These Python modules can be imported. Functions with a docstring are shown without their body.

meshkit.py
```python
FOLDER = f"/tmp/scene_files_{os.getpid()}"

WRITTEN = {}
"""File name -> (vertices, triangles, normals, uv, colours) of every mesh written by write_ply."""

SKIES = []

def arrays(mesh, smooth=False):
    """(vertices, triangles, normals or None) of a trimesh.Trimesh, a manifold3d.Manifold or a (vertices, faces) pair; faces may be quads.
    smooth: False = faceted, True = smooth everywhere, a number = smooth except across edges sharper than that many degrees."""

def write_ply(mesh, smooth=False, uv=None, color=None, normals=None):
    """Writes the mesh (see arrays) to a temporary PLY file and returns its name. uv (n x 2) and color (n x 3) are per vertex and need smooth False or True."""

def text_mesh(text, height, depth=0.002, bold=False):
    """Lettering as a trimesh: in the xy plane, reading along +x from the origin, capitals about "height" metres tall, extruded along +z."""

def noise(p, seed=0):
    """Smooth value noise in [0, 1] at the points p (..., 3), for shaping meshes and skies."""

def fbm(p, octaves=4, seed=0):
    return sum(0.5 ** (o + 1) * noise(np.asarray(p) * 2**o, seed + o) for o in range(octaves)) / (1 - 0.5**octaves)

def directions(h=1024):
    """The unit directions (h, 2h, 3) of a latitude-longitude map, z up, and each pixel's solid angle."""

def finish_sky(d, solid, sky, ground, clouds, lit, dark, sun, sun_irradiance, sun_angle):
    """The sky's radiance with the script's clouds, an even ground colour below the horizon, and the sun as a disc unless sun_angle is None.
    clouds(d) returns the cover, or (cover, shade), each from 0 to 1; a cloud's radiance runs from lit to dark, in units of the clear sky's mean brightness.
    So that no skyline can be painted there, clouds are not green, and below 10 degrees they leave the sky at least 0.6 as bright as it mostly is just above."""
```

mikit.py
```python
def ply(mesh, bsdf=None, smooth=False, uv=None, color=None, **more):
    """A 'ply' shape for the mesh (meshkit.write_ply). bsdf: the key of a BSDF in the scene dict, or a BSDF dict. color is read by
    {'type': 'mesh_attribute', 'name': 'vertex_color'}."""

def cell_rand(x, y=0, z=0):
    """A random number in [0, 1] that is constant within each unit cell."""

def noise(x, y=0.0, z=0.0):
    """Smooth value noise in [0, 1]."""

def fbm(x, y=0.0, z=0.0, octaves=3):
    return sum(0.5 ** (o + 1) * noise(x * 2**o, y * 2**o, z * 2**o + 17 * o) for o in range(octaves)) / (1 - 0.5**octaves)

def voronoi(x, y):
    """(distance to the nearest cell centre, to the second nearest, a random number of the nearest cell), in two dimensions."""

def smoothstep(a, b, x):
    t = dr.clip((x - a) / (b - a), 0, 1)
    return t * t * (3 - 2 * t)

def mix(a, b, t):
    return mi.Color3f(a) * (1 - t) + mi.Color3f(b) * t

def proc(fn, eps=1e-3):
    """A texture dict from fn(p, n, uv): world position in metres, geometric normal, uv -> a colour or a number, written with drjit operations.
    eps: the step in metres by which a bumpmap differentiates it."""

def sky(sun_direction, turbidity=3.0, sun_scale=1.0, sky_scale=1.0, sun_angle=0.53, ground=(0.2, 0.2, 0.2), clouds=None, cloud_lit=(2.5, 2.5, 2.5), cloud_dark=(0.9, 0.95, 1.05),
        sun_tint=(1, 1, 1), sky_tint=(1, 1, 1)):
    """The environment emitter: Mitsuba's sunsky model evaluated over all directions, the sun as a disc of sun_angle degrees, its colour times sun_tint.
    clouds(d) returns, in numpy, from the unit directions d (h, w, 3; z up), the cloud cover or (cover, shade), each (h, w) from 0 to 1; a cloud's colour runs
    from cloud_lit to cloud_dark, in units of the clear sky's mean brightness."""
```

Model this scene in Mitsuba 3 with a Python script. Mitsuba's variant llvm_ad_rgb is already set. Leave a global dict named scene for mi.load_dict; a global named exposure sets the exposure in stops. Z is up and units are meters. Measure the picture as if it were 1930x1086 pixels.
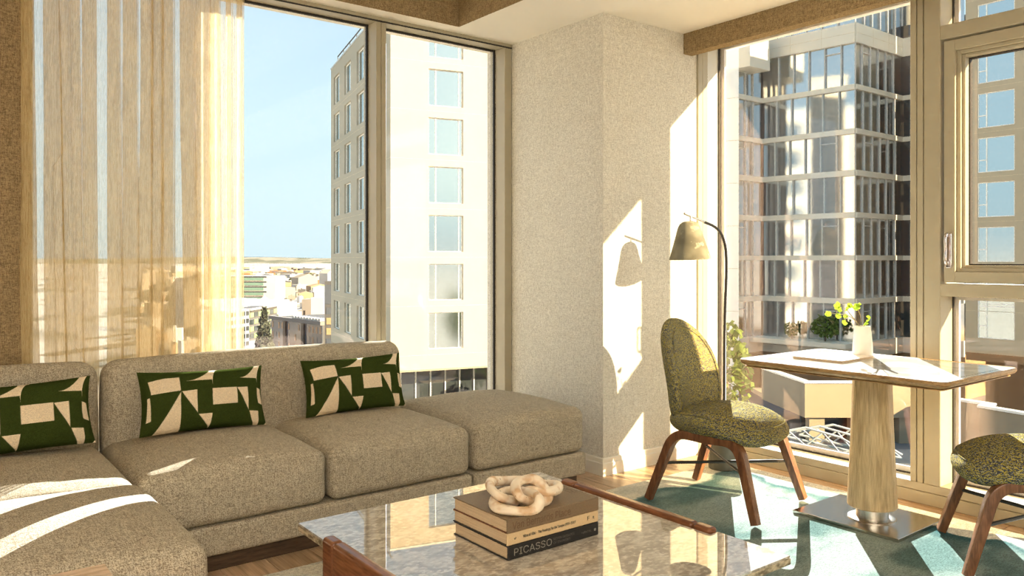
import math, random
import numpy as np, trimesh, drjit as dr, mitsuba as mi, mikit, meshkit
from shapely.geometry import Polygon, box as sbox
from mikit import noise, fbm, smoothstep, mix, cell_rand, proc

T = mi.ScalarTransform4f
scene, labels = {}, {}

# ---------------------------------------------------------------- camera, sky, suns, exposure
YAW = math.radians(37.6)
FWD = np.array([math.sin(YAW), math.cos(YAW), 0.0])
scene['camera'] = {
    'type': 'perspective', 'fov': math.degrees(2 * math.atan(965 / 1485)), 'fov_axis': 'x',
    'near_clip': 0.05, 'far_clip': 20000.0, 'principal_point_offset_y': 53 / 1086,
    'to_world': T().look_at(origin=[0, 0, 1.23], target=[float(FWD[0]), float(FWD[1]), 1.23], up=[0, 0, 1])}

SUN = np.array([0.40, -1.0, 0.355])            # towards the low afternoon sun, behind the right-hand window wall
def haze(d):
    """A thin milky veil over the whole sky, thicker towards the horizon, with faint streaks."""
    n = meshkit.fbm(d * [3.0, 3.0, 9.0], 3, 4)
    return np.clip(0.62 + 0.38 * np.exp(-np.maximum(d[..., 2], 0) / 0.16) + 0.12 * (n - 0.5), 0, 1), 0.25 * n
scene['sky'] = mikit.sky(SUN, turbidity=3.5, sun_scale=2.3, sky_scale=1.0, sun_angle=0.6, ground=(0.45, 0.42, 0.38),
                         sun_tint=(1.0, 0.98, 0.93), clouds=haze, cloud_lit=(1.02, 1.34, 1.44), cloud_dark=(0.94, 1.27, 1.41))
# the same sun thrown back by the glazed face of the hotel outside: a second, mirrored sun
scene['mirrored_sun'] = {'type': 'directional', 'direction': [-0.783, -0.622, -0.335], 'irradiance': {'type': 'rgb', 'value': [4.1, 3.95, 3.55]}}
exposure = 3.27
# added fill lamp, a drum that brightens the room from behind the viewer
FILL_TINT = (1.0, 0.94, 0.84); FILL_POWER = 2.6

# ---------------------------------------------------------------- helpers
used = {}
def numbered(base):
    n = used.get(base, -1) + 1
    used[base] = n
    return base if n == 0 else '%s_%03d' % (base, n)

def add(key, mesh, bsdf, parent=None, smooth=False, uv=None, **more):
    """One entry of the scene: key under its parent, numbered when taken. mesh may be a ready ply dict."""
    k = numbered((parent + '__' if parent else '') + key)
    d = dict(mesh) if isinstance(mesh, dict) else mikit.ply(mesh, bsdf, smooth=smooth, uv=uv)
    d.update(more)
    scene[k] = d
    return k

def lab(k, label=None, category=None, group=None, kind=None):
    labels[k] = {n: v for n, v in (('label', label), ('category', category), ('group', group), ('kind', kind)) if v}
    return k

def root(name, label, category, group=None, kind=None):
    k = numbered(name)
    return lab(k, label, category, group, kind)

def cat(*ms):
    vs, fs, o = [], [], 0
    for m in ms:
        v, f = (m.vertices, m.faces) if hasattr(m, 'vertices') else m
        v, f = np.asarray(v, float), np.asarray(f, int)
        if f.shape[1] == 4:
            f = np.vstack([f[:, [0, 1, 2]], f[:, [0, 2, 3]]])
        vs.append(v); fs.append(f + o); o += len(v)
    return np.vstack(vs), np.vstack(fs)

BF = np.array([[0, 2, 3, 1], [4, 5, 7, 6], [0, 1, 5, 4], [2, 6, 7, 3], [0, 4, 6, 2], [1, 3, 7, 5]])
def bx(x0, x1, y0, y1, z0, z1):
    v = np.array([[x, y, z] for z in (z0, z1) for y in (y0, y1) for x in (x0, x1)], float)
    return v, np.vstack([BF[:, [0, 1, 2]], BF[:, [0, 2, 3]]])

def cbox(sx, sy, sz, c=(0, 0, 0), r=0.004, seg=2):
    """A box with rounded edges, centred on c."""
    r = min(r, sx / 2.01, sy / 2.01, sz / 2.01)
    pts = []
    for ux in (-1, 1):
        for uy in (-1, 1):
            for uz in (-1, 1):
                for a in np.linspace(0, math.pi / 2, seg + 1):
                    for b in np.linspace(0, math.pi / 2, seg + 1):
                        pts.append([ux * (sx / 2 - r + r * math.cos(a) * math.cos(b)), uy * (sy / 2 - r + r * math.sin(a) * math.cos(b)), uz * (sz / 2 - r + r * math.sin(b))])
    h = trimesh.convex.convex_hull(np.array(pts))
    return np.array(h.vertices) + np.array(c), np.array(h.faces)

def rb(x0, x1, y0, y1, z0, z1, r=0.004, seg=2):
    return cbox(x1 - x0, y1 - y0, z1 - z0, ((x0 + x1) / 2, (y0 + y1) / 2, (z0 + z1) / 2), r, seg)

def move(m, M=None, t=(0, 0, 0)):
    v, f = (m.vertices, m.faces) if hasattr(m, 'vertices') else m
    v = np.asarray(v, float)
    if M is not None:
        v = v @ np.asarray(M, float).T
    return v + np.asarray(t, float), np.asarray(f)

def rz(a):
    c, s = math.cos(a), math.sin(a)
    return np.array([[c, -s, 0], [s, c, 0], [0, 0, 1]])
def rx(a):
    c, s = math.cos(a), math.sin(a)
    return np.array([[1, 0, 0], [0, c, -s], [0, s, c]])
def ry(a):
    c, s = math.cos(a), math.sin(a)
    return np.array([[c, 0, s], [0, 1, 0], [-s, 0, c]])

def grid_faces(n, m, wrap=False, off=0):
    """Quads of n rows by m columns of vertices; wrap closes the columns."""
    i, j = np.meshgrid(np.arange(n - 1), np.arange(m if wrap else m - 1), indexing='ij')
    i, j = i.ravel(), j.ravel()
    k = (j + 1) % m
    return np.stack([i * m + j, i * m + k, (i + 1) * m + k, (i + 1) * m + j], 1) + off

def tube(pts, r, n=10, caps=True, closed=False):
    pts = np.asarray(pts, float)
    r = np.broadcast_to(np.asarray(r, float), len(pts))
    tg = np.gradient(pts, axis=0)
    if closed:
        tg = np.roll(pts, -1, 0) - np.roll(pts, 1, 0)
    tg /= np.linalg.norm(tg, axis=1, keepdims=True)
    u = np.cross(tg[0], [0, 0, 1] if abs(tg[0][2]) < 0.9 else [1, 0, 0])
    rings = []
    for p, t, q in zip(pts, tg, r):
        u = u - t * (u @ t); u /= np.linalg.norm(u)
        w = np.cross(t, u)
        a = np.arange(n) * 2 * math.pi / n
        rings.append(p + q * (np.cos(a)[:, None] * u + np.sin(a)[:, None] * w))
    v = np.vstack(rings)
    if closed:
        v = np.vstack([v, rings[0]])
        return v, grid_faces(len(pts) + 1, n, True)
    f = grid_faces(len(pts), n, True)
    if caps:
        f = np.vstack([f[:, [0, 1, 2]], f[:, [0, 2, 3]]])
        k = len(v)
        v = np.vstack([v, pts[:1], pts[-1:]])
        a = np.arange(n); b = (a + 1) % n; L = (len(pts) - 1) * n
        f = np.vstack([f, np.stack([b, a, a * 0 + k], 1), np.stack([L + a, L + b, a * 0 + k + 1], 1)])
    return v, f

def lathe(prof, n=48, c=(0, 0, 0)):
    prof = np.asarray(prof, float)
    a = np.arange(n) * 2 * math.pi / n
    v = np.stack([prof[:, :1] * np.cos(a), prof[:, :1] * np.sin(a), prof[:, 1:] + 0 * a], -1).reshape(-1, 3)
    f = grid_faces(len(prof), n, True)
    return v + np.array(c), f

def sweep(pts, side, w, t, n_r=3, r=0.004, taper=None):
    """A rectangular bar w (along side) by t along the path, with softened corners."""
    pts, side = np.asarray(pts, float), np.asarray(side, float)
    tg = np.gradient(pts, axis=0); tg /= np.linalg.norm(tg, axis=1, keepdims=True)
    prof = []
    for sx, sy, a0 in ((1, 1, 0), (-1, 1, 90), (-1, -1, 180), (1, -1, 270)):
        for a in np.radians(a0 + np.linspace(0, 90, n_r)):
            prof.append([sx * (w / 2 - r) + r * math.cos(a), sy * (t / 2 - r) + r * math.sin(a)])
    prof = np.array(prof); m = len(prof)
    rings = []
    for i, (p, d) in enumerate(zip(pts, tg)):
        s = side - d * (side @ d); s /= np.linalg.norm(s)
        u = np.cross(d, s)
        k = 1 if taper is None else taper[i]
        rings.append(p + prof[:, :1] * s * k + prof[:, 1:] * u * k)
    v = np.vstack(rings)
    f = grid_faces(len(pts), m, True)
    f = np.vstack([f[:, [0, 1, 2]], f[:, [0, 2, 3]]])
    k, a = len(v), np.arange(m); b = (a + 1) % m; L = (len(pts) - 1) * m
    v = np.vstack([v, pts[:1], pts[-1:]])
    return v, np.vstack([f, np.stack([b, a, a * 0 + k], 1), np.stack([L + a, L + b, a * 0 + k + 1], 1)])

def extrude(poly, h, z0=0.0):
    m = trimesh.creation.extrude_polygon(poly, h, engine='earcut')
    return np.array(m.vertices) + [0, 0, z0], np.array(m.faces)

def cube_grid(n):
    """The surface of the cube [-1,1]^3 as a welded grid with n cells along each edge."""
    t = np.linspace(-1, 1, n + 1)
    vs, fs, o = [], [], 0
    for ax in range(3):
        for s in (-1, 1):
            a, b = np.meshgrid(t, t, indexing='ij')
            p = np.zeros((n + 1, n + 1, 3)); p[..., ax] = s; p[..., (ax + 1) % 3] = a; p[..., (ax + 2) % 3] = b
            f = grid_faces(n + 1, n + 1, False, o)
            if s < 0:
                f = f[:, ::-1]
            vs.append(p.reshape(-1, 3)); fs.append(f); o += (n + 1) ** 2
    v, f = np.vstack(vs), np.vstack(fs)
    key = np.round(v * 1e5).astype(int)
    _, first, inv = np.unique(key, axis=0, return_index=True, return_inverse=True)
    return v[first], inv.ravel()[f]
CG = cube_grid(36)

def pad(sx, sy, sz, r, puff=0.02, belly=0.012, wob=0.004, seed=0, dent=None):
    """An upholstered cushion sx by sy by sz, centred in plan on the origin, standing on z = 0: rounded edges, a crown and full sides."""
    v, f = CG
    q = np.sin(v * math.pi / 2) * 0.55 + v * 0.45
    half = np.array([sx, sy, sz]) / 2
    p = q * half
    inner = np.clip(p, -(half - r), half - r)
    d = p - inner
    L = np.linalg.norm(d, axis=1, keepdims=True)
    p = inner + d / np.maximum(L, 1e-9) * r
    u = p / half
    p[:, 2] += np.where(u[:, 2] > 0, puff * (1 - u[:, 0] ** 2) ** 0.7 * (1 - u[:, 1] ** 2) ** 0.7 * np.clip(u[:, 2], 0, 1), 0)
    p[:, 0] += belly * np.sign(u[:, 0]) * (1 - u[:, 2] ** 2) * (1 - u[:, 1] ** 2) * np.clip((np.abs(u[:, 0]) - .8) / .2, 0, 1)
    p[:, 1] += belly * np.sign(u[:, 1]) * (1 - u[:, 2] ** 2) * (1 - u[:, 0] ** 2) * np.clip((np.abs(u[:, 1]) - .8) / .2, 0, 1)
    if wob:
        nn = np.stack([meshkit.fbm(p * 7 + 31 * (seed + i), 2, seed + i) for i in range(3)], 1) - 0.5
        p = p + nn * wob * 2
    p[:, 2] += sz / 2
    return p, f

# ---------------------------------------------------------------- materials
def mat(name, d, two=True):
    scene['mat_' + name] = {'type': 'twosided', 'b': d} if two else d
    return 'mat_' + name
def rgb(*c):
    return {'type': 'rgb', 'value': list(map(float, c if len(c) > 1 else c * 3))}
def princ(name, col, rough=0.5, two=True, **kw):
    return mat(name, {'type': 'principled', 'base_color': col if isinstance(col, dict) else rgb(*col), 'roughness': rough, **kw}, two)

def side_uv(p, n):
    """Two surface coordinates in metres from the side of a box that a point faces."""
    ax, ay, az = dr.abs(n.x), dr.abs(n.y), dr.abs(n.z)
    top = (az > ax) & (az > ay)
    u = dr.select(top, p.x, dr.select(ax > ay, p.y, p.x))
    return u, dr.select(top, p.y, p.z)

def f_wallpaper(p, n, uv):
    u, v = side_uv(p, n)
    th = 0.5 * noise(u * 75, v * 520, 3) + 0.5 * noise(u * 520, v * 75, 7)
    sp = noise(u * 330, v * 330, 11)
    t = dr.clip(0.5 + 1.3 * (th - 0.5) + 0.7 * (sp - 0.5), 0, 1)
    return mix((0.47, 0.45, 0.395), (0.78, 0.76, 0.69), t)
def f_wallpaper_shaded(p, n, uv):  # same weave in browner tones: shade put into the colour of these faces
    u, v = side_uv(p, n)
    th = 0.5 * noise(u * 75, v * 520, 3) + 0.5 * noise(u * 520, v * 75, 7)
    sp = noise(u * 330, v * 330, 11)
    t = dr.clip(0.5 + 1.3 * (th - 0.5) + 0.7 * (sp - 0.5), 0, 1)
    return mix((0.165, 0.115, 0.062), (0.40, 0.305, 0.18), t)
WALLPAPER_SHADED = mat('wallpaper_shaded', {'type': 'diffuse', 'reflectance': proc(f_wallpaper_shaded)})
WALLPAPER = mat('wallpaper', {'type': 'diffuse', 'reflectance': proc(f_wallpaper)})

def f_tweed(p, n, uv):
    u, v = side_uv(p, n)
    a = noise(u * 460 + v * 230, v * 500, 1)
    b = noise(u * 60, v * 800, 5)
    c = noise(u * 800, v * 60, 9)
    t = dr.clip(0.5 + 1.3 * (a - 0.5) + 0.5 * (b - 0.5) + 0.6 * (c - 0.5), 0, 1)
    return mix((0.24, 0.20, 0.145), (0.60, 0.545, 0.435), t)
TWEED = mat('tweed', {'type': 'diffuse', 'reflectance': proc(f_tweed)})

def f_boucle(p, n, uv):
    u, v = p.x + 0.37 * p.z, p.y + 0.61 * p.z
    a = noise(p.x * 240, p.y * 240, p.z * 300)
    b = noise(p.x * 290 + 40, p.y * 290, p.z * 350)
    c = mix((0.05, 0.055, 0.075), (0.35, 0.285, 0.055), smoothstep(0.44, 0.62, a))
    return mix(c, (0.46, 0.45, 0.37), smoothstep(0.62, 0.76, b) * 0.75)
BOUCLE = mat('boucle', {'type': 'diffuse', 'reflectance': proc(f_boucle)})

def wood(name, dark, light, rough, scale=(9, 9, 1.2), spec=0.5, sharp=1.0, **kw):
    def f(p, n, uv):
        q = 0.35 * noise(p.x * 6, p.y * 6, p.z * 6)
        g = noise(p.x * scale[0] * 8 + q * 5, p.y * scale[1] * 8 + q * 5, p.z * scale[2] * 8)
        h = noise(p.x * scale[0] * 34, p.y * scale[1] * 34, p.z * scale[2] * 22)
        return mix(dark, light, dr.clip(0.5 + sharp * (0.9 * (g - 0.5) + 0.7 * (h - 0.5)), 0, 1))
    return princ(name, proc(f), rough, specular=spec, **kw)
WALNUT = wood('walnut', (0.085, 0.032, 0.014), (0.225, 0.098, 0.044), 0.33, (9, 9, 1.3))
WALNUT_RAIL = wood('walnut_rail', (0.12, 0.042, 0.018), (0.25, 0.10, 0.044), 0.22, (9, 1.0, 9))
OAK = wood('oak', (0.40, 0.28, 0.14), (0.64, 0.49, 0.28), 0.42, (14, 14, 0.9), sharp=1.2)
OAK_EDGE = wood('oak_edge', (0.24, 0.13, 0.05), (0.50, 0.31, 0.14), 0.3, (4, 4, 14))
PALE_WOOD = wood('pale_wood', (0.46, 0.33, 0.22), (0.66, 0.51, 0.37), 0.4, (2, 12, 12))
DARK_WOOD = wood('dark_wood', (0.045, 0.028, 0.018), (0.10, 0.062, 0.036), 0.45, (2, 12, 12))

def floor_wood(name, k):
    def f(p, n, uv):
        g = noise(p.x * 70 + k * 31, p.y * 5, 1) * 0.6 + noise(p.x * 240, p.y * 14 + k * 7, 5) * 0.4
        t = dr.clip(0.5 + 1.4 * (g - 0.5), 0, 1)
        s = 0.86 + 0.07 * k
        return mix((0.30 * s, 0.20 * s, 0.12 * s), (0.52 * s, 0.37 * s, 0.24 * s), t)
    return princ(name, proc(f), 0.38, specular=0.4)
PLANKS = [floor_wood('plank_%d' % k, k) for k in range(4)]

def f_marble(p, n, uv):
    w = fbm(p.x * 4, p.y * 4, 1)
    a = fbm(p.x * 24 + 5 * w, p.y * 38 + 6 * w, 4, 4)
    b = fbm(p.x * 70, p.y * 110, 9, 3)
    v = dr.abs(fbm(p.x * 9 + 9 + w, p.y * 26 + 3 * w, 2, 4) - 0.5)
    c = mix((0.38, 0.335, 0.28), (0.60, 0.56, 0.49), smoothstep(0.32, 0.66, 0.55 * a + 0.45 * b))
    c = mix(c, (0.18, 0.14, 0.10), (1 - smoothstep(0.0, 0.022, v)) * 0.45)
    return mix(c, (0.74, 0.70, 0.63), smoothstep(0.60, 0.74, b) * 0.6)
MARBLE = mat('marble', {'type': 'plastic', 'diffuse_reflectance': proc(f_marble), 'int_ior': 2.3})
def f_marble_edge(p, n, uv):
    return mix((0.16, 0.12, 0.07), (0.55, 0.47, 0.33), smoothstep(0.3, 0.7, fbm(p.x * 50, p.y * 50, p.z * 90)))

def f_tabletop(p, n, uv):
    w = fbm(p.x * 5, p.y * 5, 3)
    return mix((0.60, 0.585, 0.52), (0.78, 0.76, 0.70), smoothstep(0.35, 0.65, fbm(p.x * 16 + 3 * w, p.y * 11, 4)))
TABLETOP = mat('tabletop', {'type': 'plastic', 'diffuse_reflectance': proc(f_tabletop), 'int_ior': 1.8})

RUG_X0, RUG_X1, RUG_Y0, RUG_Y1 = 0.72, 3.93, -0.55, 3.0
def f_rug(p, n, uv):
    wx = fbm(p.x * 3.2, p.y * 3.2, 1, 3) - 0.5
    wy = fbm(p.x * 9 + 40, p.y * 9, 2, 4) - 0.5
    d = dr.minimum(dr.minimum(p.x - RUG_X0, RUG_X1 - p.x), dr.minimum(p.y - RUG_Y0, RUG_Y1 - p.y))
    d = d + 0.20 * wx + 0.10 * wy
    pile = noise(p.x * 90, p.y * 330, 5) * 0.5 + noise(p.x * 330, p.y * 330, 6) * 0.5
    st = 0.52 + 0.96 * pile
    wash = fbm(p.x * 2.1 + 7, p.y * 4.5, 8, 4)
    teal = mix((0.098, 0.163, 0.160), (0.26, 0.328, 0.308), smoothstep(0.35, 0.65, wash))
    rim = smoothstep(0.17, 0.20, d) * (1 - smoothstep(0.20, 0.30, d))
    teal = mix(teal, (0.035, 0.095, 0.105), rim * 0.8)
    cream = mix((0.62, 0.60, 0.52), (0.46, 0.47, 0.42), smoothstep(0.45, 0.7, fbm(p.x * 6, p.y * 14, 3, 3)) * 0.8)
    return mix(cream, teal, smoothstep(0.165, 0.185, d)) * st
RUG = mat('rug', {'type': 'diffuse', 'reflectance': proc(f_rug)})

CEILING = mat('ceiling_paint', {'type': 'diffuse', 'reflectance': rgb(0.86, 0.825, 0.74)})
WHITE_WALL = mat('plaster', {'type': 'diffuse', 'reflectance': rgb(0.86, 0.84, 0.79)})
BASEBOARD = princ('baseboard', (0.74, 0.71, 0.62), 0.4)
FRAME = princ('window_frame', (0.38, 0.345, 0.255), 0.38, metallic=0.0, specular=0.5)
FRAME_DARK = princ('window_gasket', (0.02, 0.017, 0.015), 0.5)
FRAME_OUT = princ('window_frame_outer', (0.62, 0.62, 0.58), 0.35)
GLASS = mat('glass', {'type': 'thindielectric', 'int_ior': 1.52, 'specular_reflectance': rgb(1.0, 0.86, 0.93)}, False)
CHROME = mat('chrome', {'type': 'roughconductor', 'material': 'Cr', 'alpha': 0.05})
STEEL = mat('polished_steel', {'type': 'roughconductor', 'alpha': 0.035, 'eta': rgb(1.9, 1.9, 1.9), 'k': rgb(3.2, 3.0, 2.7)})
BLACK_METAL = princ('black_metal', (0.035, 0.032, 0.028), 0.4, metallic=0.3)
NICKEL = mat('nickel', {'type': 'roughconductor', 'alpha': 0.16, 'eta': rgb(2.0, 1.9, 1.7), 'k': rgb(3.6, 3.3, 2.8)})
def f_concrete(p, n, uv):
    a = fbm(p.x * 26, p.y * 26, p.z * 22, 4)
    b = fbm(p.x * 9 + 5, p.y * 9, p.z * 9, 3)
    c = mix((0.115, 0.115, 0.09), (0.185, 0.185, 0.147), smoothstep(0.35, 0.65, b))
    return mix(c, (0.34, 0.34, 0.28), smoothstep(0.60, 0.72, a) * 0.7)
CONCRETE = princ('concrete', proc(f_concrete), 0.8, specular=.25)
CONCRETE_DARK = princ('concrete_dark', (0.105, 0.11, 0.095), 0.45)
CERAMIC = princ('ceramic', (0.80, 0.745, 0.65), 0.45)

# sheer linen: part of the light goes straight through the open weave, part is scattered by the threads
def f_linen(p, n, uv):
    a = noise(p.x * 500, p.z * 14, 3) * 0.5 + noise(p.x * 900, p.z * 60, 5) * 0.5
    return mix((0.64, 0.505, 0.27), (0.88, 0.75, 0.48), smoothstep(0.3, 0.7, a))
LINEN = mat('linen', {'type': 'blendbsdf', 'weight': 0.44,
                      'a': {'type': 'thindielectric', 'int_ior': 1.02}, 'b': {'type': 'principledthin', 'base_color': proc(f_linen), 'roughness': 0.8, 'diff_trans': 0.9, 'eta': 1.3}}, False)

# ---------------------------------------------------------------- the room shell
XW, YW = 4.06, 4.09            # inner faces of the right-hand and of the back window frames
GX, GY = 4.20, 4.205           # their panes
CX, CY = 3.15, 3.24            # the corner of the wallpapered column
X0, Y0, ZC, ZT = -1.6, -4.2, 2.64, 2.96

def struct(name, mesh, m, label=None, parent=None, **kw):
    k = add(name, mesh, m, parent, **kw)
    if parent is None:
        lab(k, label, kind='structure')
    return k

# floor: a screed and oak planks laid on it, each its own piece
struct('floor', bx(X0 - .2, GX + .1, Y0 - .2, GY + .1, -0.25, -0.016), 'mat_plaster', 'oak plank floor of the room')
rng = random.Random(4)
x = X0
shared = {}
while x < GX - 0.02:
    w = min(0.185, GX - x)
    y = Y0 - rng.random() * 1.4
    while y < GY:
        ye = y + 1.9
        ya, yb = max(y, Y0), min(ye, GY)
        if yb - ya > 0.05:
            add('plank', rb(x + .0012, x + w - .0012, ya + .0012, yb - .0012, -0.016, 0.0, .0012, 1), PLANKS[rng.randrange(4)], 'floor')
        y = ye
    x += w

# walls
k = struct('wall_left', bx(X0 - .2, X0, Y0, GY, 0, 3.1), WALLPAPER, 'wallpapered wall on the sofa side, outside the frame')
struct('wall_rear', bx(X0, GX + .2, Y0 - .2, Y0, 0, 3.1), 'mat_plaster', 'plain wall behind the viewer')
struct('wall_back', bx(X0, 0.405, 4.045, GY + .16, 0, 3.1), WALLPAPER_SHADED, 'wallpapered wall left of the sheer curtain')
struct('wall_column', bx(CX, 3.97, CY, GY + .16, 0, 3.1), WALLPAPER, 'wallpapered corner column between the two window walls')
# baseboards: a plinth with a bevelled cap
def skirting(name, pts, label):
    """pts: the wall line in plan, the room on its right-hand side."""
    pts = [np.array(q, float) for q in pts]
    ms = []
    prof = [(0, 0), (0.014, 0), (0.014, 0.068), (0.010, 0.074), (0.010, 0.094), (0.007, 0.100), (0, 0.100)]
    dirs = [(b - a) / np.linalg.norm(b - a) for a, b in zip(pts[:-1], pts[1:])]
    rings = []
    for i, q in enumerate(pts):
        d0, d1 = dirs[max(i - 1, 0)], dirs[min(i, len(dirs) - 1)]
        n0, n1 = np.array([d0[1], -d0[0]]), np.array([d1[1], -d1[0]])
        nn = (n0 + n1) / (1 + n0 @ n1)
        rings.append([[q[0] + nn[0] * a, q[1] + nn[1] * a, z] for a, z in prof])
    v = np.array(rings).reshape(-1, 3)
    struct(name, (v, grid_faces(len(pts), len(prof), True)), BASEBOARD, label)
skirting('baseboard_column', [(CX, GY), (CX, CY), (3.97, CY)], 'cream baseboard around the corner column')
skirting('baseboard_back', [(X0, 4.045), (0.405, 4.045)], 'cream baseboard left of the curtain')

# ceiling: a low soffit along both window walls around a raised tray with wallpapered sides
struct('ceiling', bx(X0, 2.656, Y0, 3.975, ZT, ZT + .15), CEILING, 'raised cream ceiling over the sofa')
struct('ceiling_soffit', cat(bx(2.656, GX + .2, Y0, 3.975, ZC, ZC + .5), bx(X0, GX + .2, 3.975, GY + .16, ZC, ZC + .5)), CEILING, 'cream dropped ceiling along the windows')
struct('trim_1', cat(bx(X0, 2.656, 3.967, 3.9749, ZC, ZT), bx(2.648, 2.6559, Y0, 3.967, ZC, ZT)), WALLPAPER_SHADED, 'wallpapered band around the raised ceiling')
struct('trim_2', bx(3.845, 3.922, Y0, CY, 2.513, ZC), WALLPAPER_SHADED, 'wallpapered valance box over the right-hand windows')
struct('roof', bx(X0 - .4, GX + .35, Y0 - .4, GY + .3, 3.16, 3.4), 'mat_plaster', 'storey above the room')

# ---------------------------------------------------------------- window 1: the fixed wall of glass behind the sofa
def bar(name, parent, x0, x1, y0, y1, z0, z1, m=None, r=.003):
    return add(name, rb(x0, x1, y0, y1, z0, z1, r, 1), m or FRAME, parent)

w1 = lab('window_1', 'tall fixed window wall behind the sofa', kind='structure')
bar('head', w1, 0.405, 3.15, YW, YW + .16, 2.615, 2.70)
bar('sill', w1, 0.405, 3.15, YW - .01, YW + .16, 0.0, 0.09)
bar('mullion', w1, 2.160, 2.190, YW, YW + .16, 0.09, 2.615)
bar('mullion', w1, 2.192, 2.224, YW, YW + .16, 0.09, 2.615)
bar('jamb', w1, 3.090, 3.148, YW, YW + .16, 0.09, 2.615)
bar('jamb', w1, 0.405, 0.450, YW, YW + .16, 0.09, 2.615)
for xa, xb in ((0.45, 2.16), (2.224, 3.09)):
    y = GY
    ga = cat(bx(xa, xa + .012, y - .012, y, .09, 2.615), bx(xb - .012, xb, y - .012, y, .09, 2.615), bx(xa, xb, y - .012, y, 2.603, 2.615), bx(xa, xb, y - .012, y, .09, .102))
    add('gasket', ga, FRAME_DARK, w1)
    pn = (np.array([[xa, y, .09], [xb, y, .09], [xb, y, 2.615], [xa, y, 2.615]]), np.array([[0, 1, 2], [0, 2, 3]]))
    add('pane', pn, GLASS, w1)
add('gasket', bx(0.405, 3.148, YW - .004, YW, 2.611, 2.619), FRAME_DARK, w1)

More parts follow.
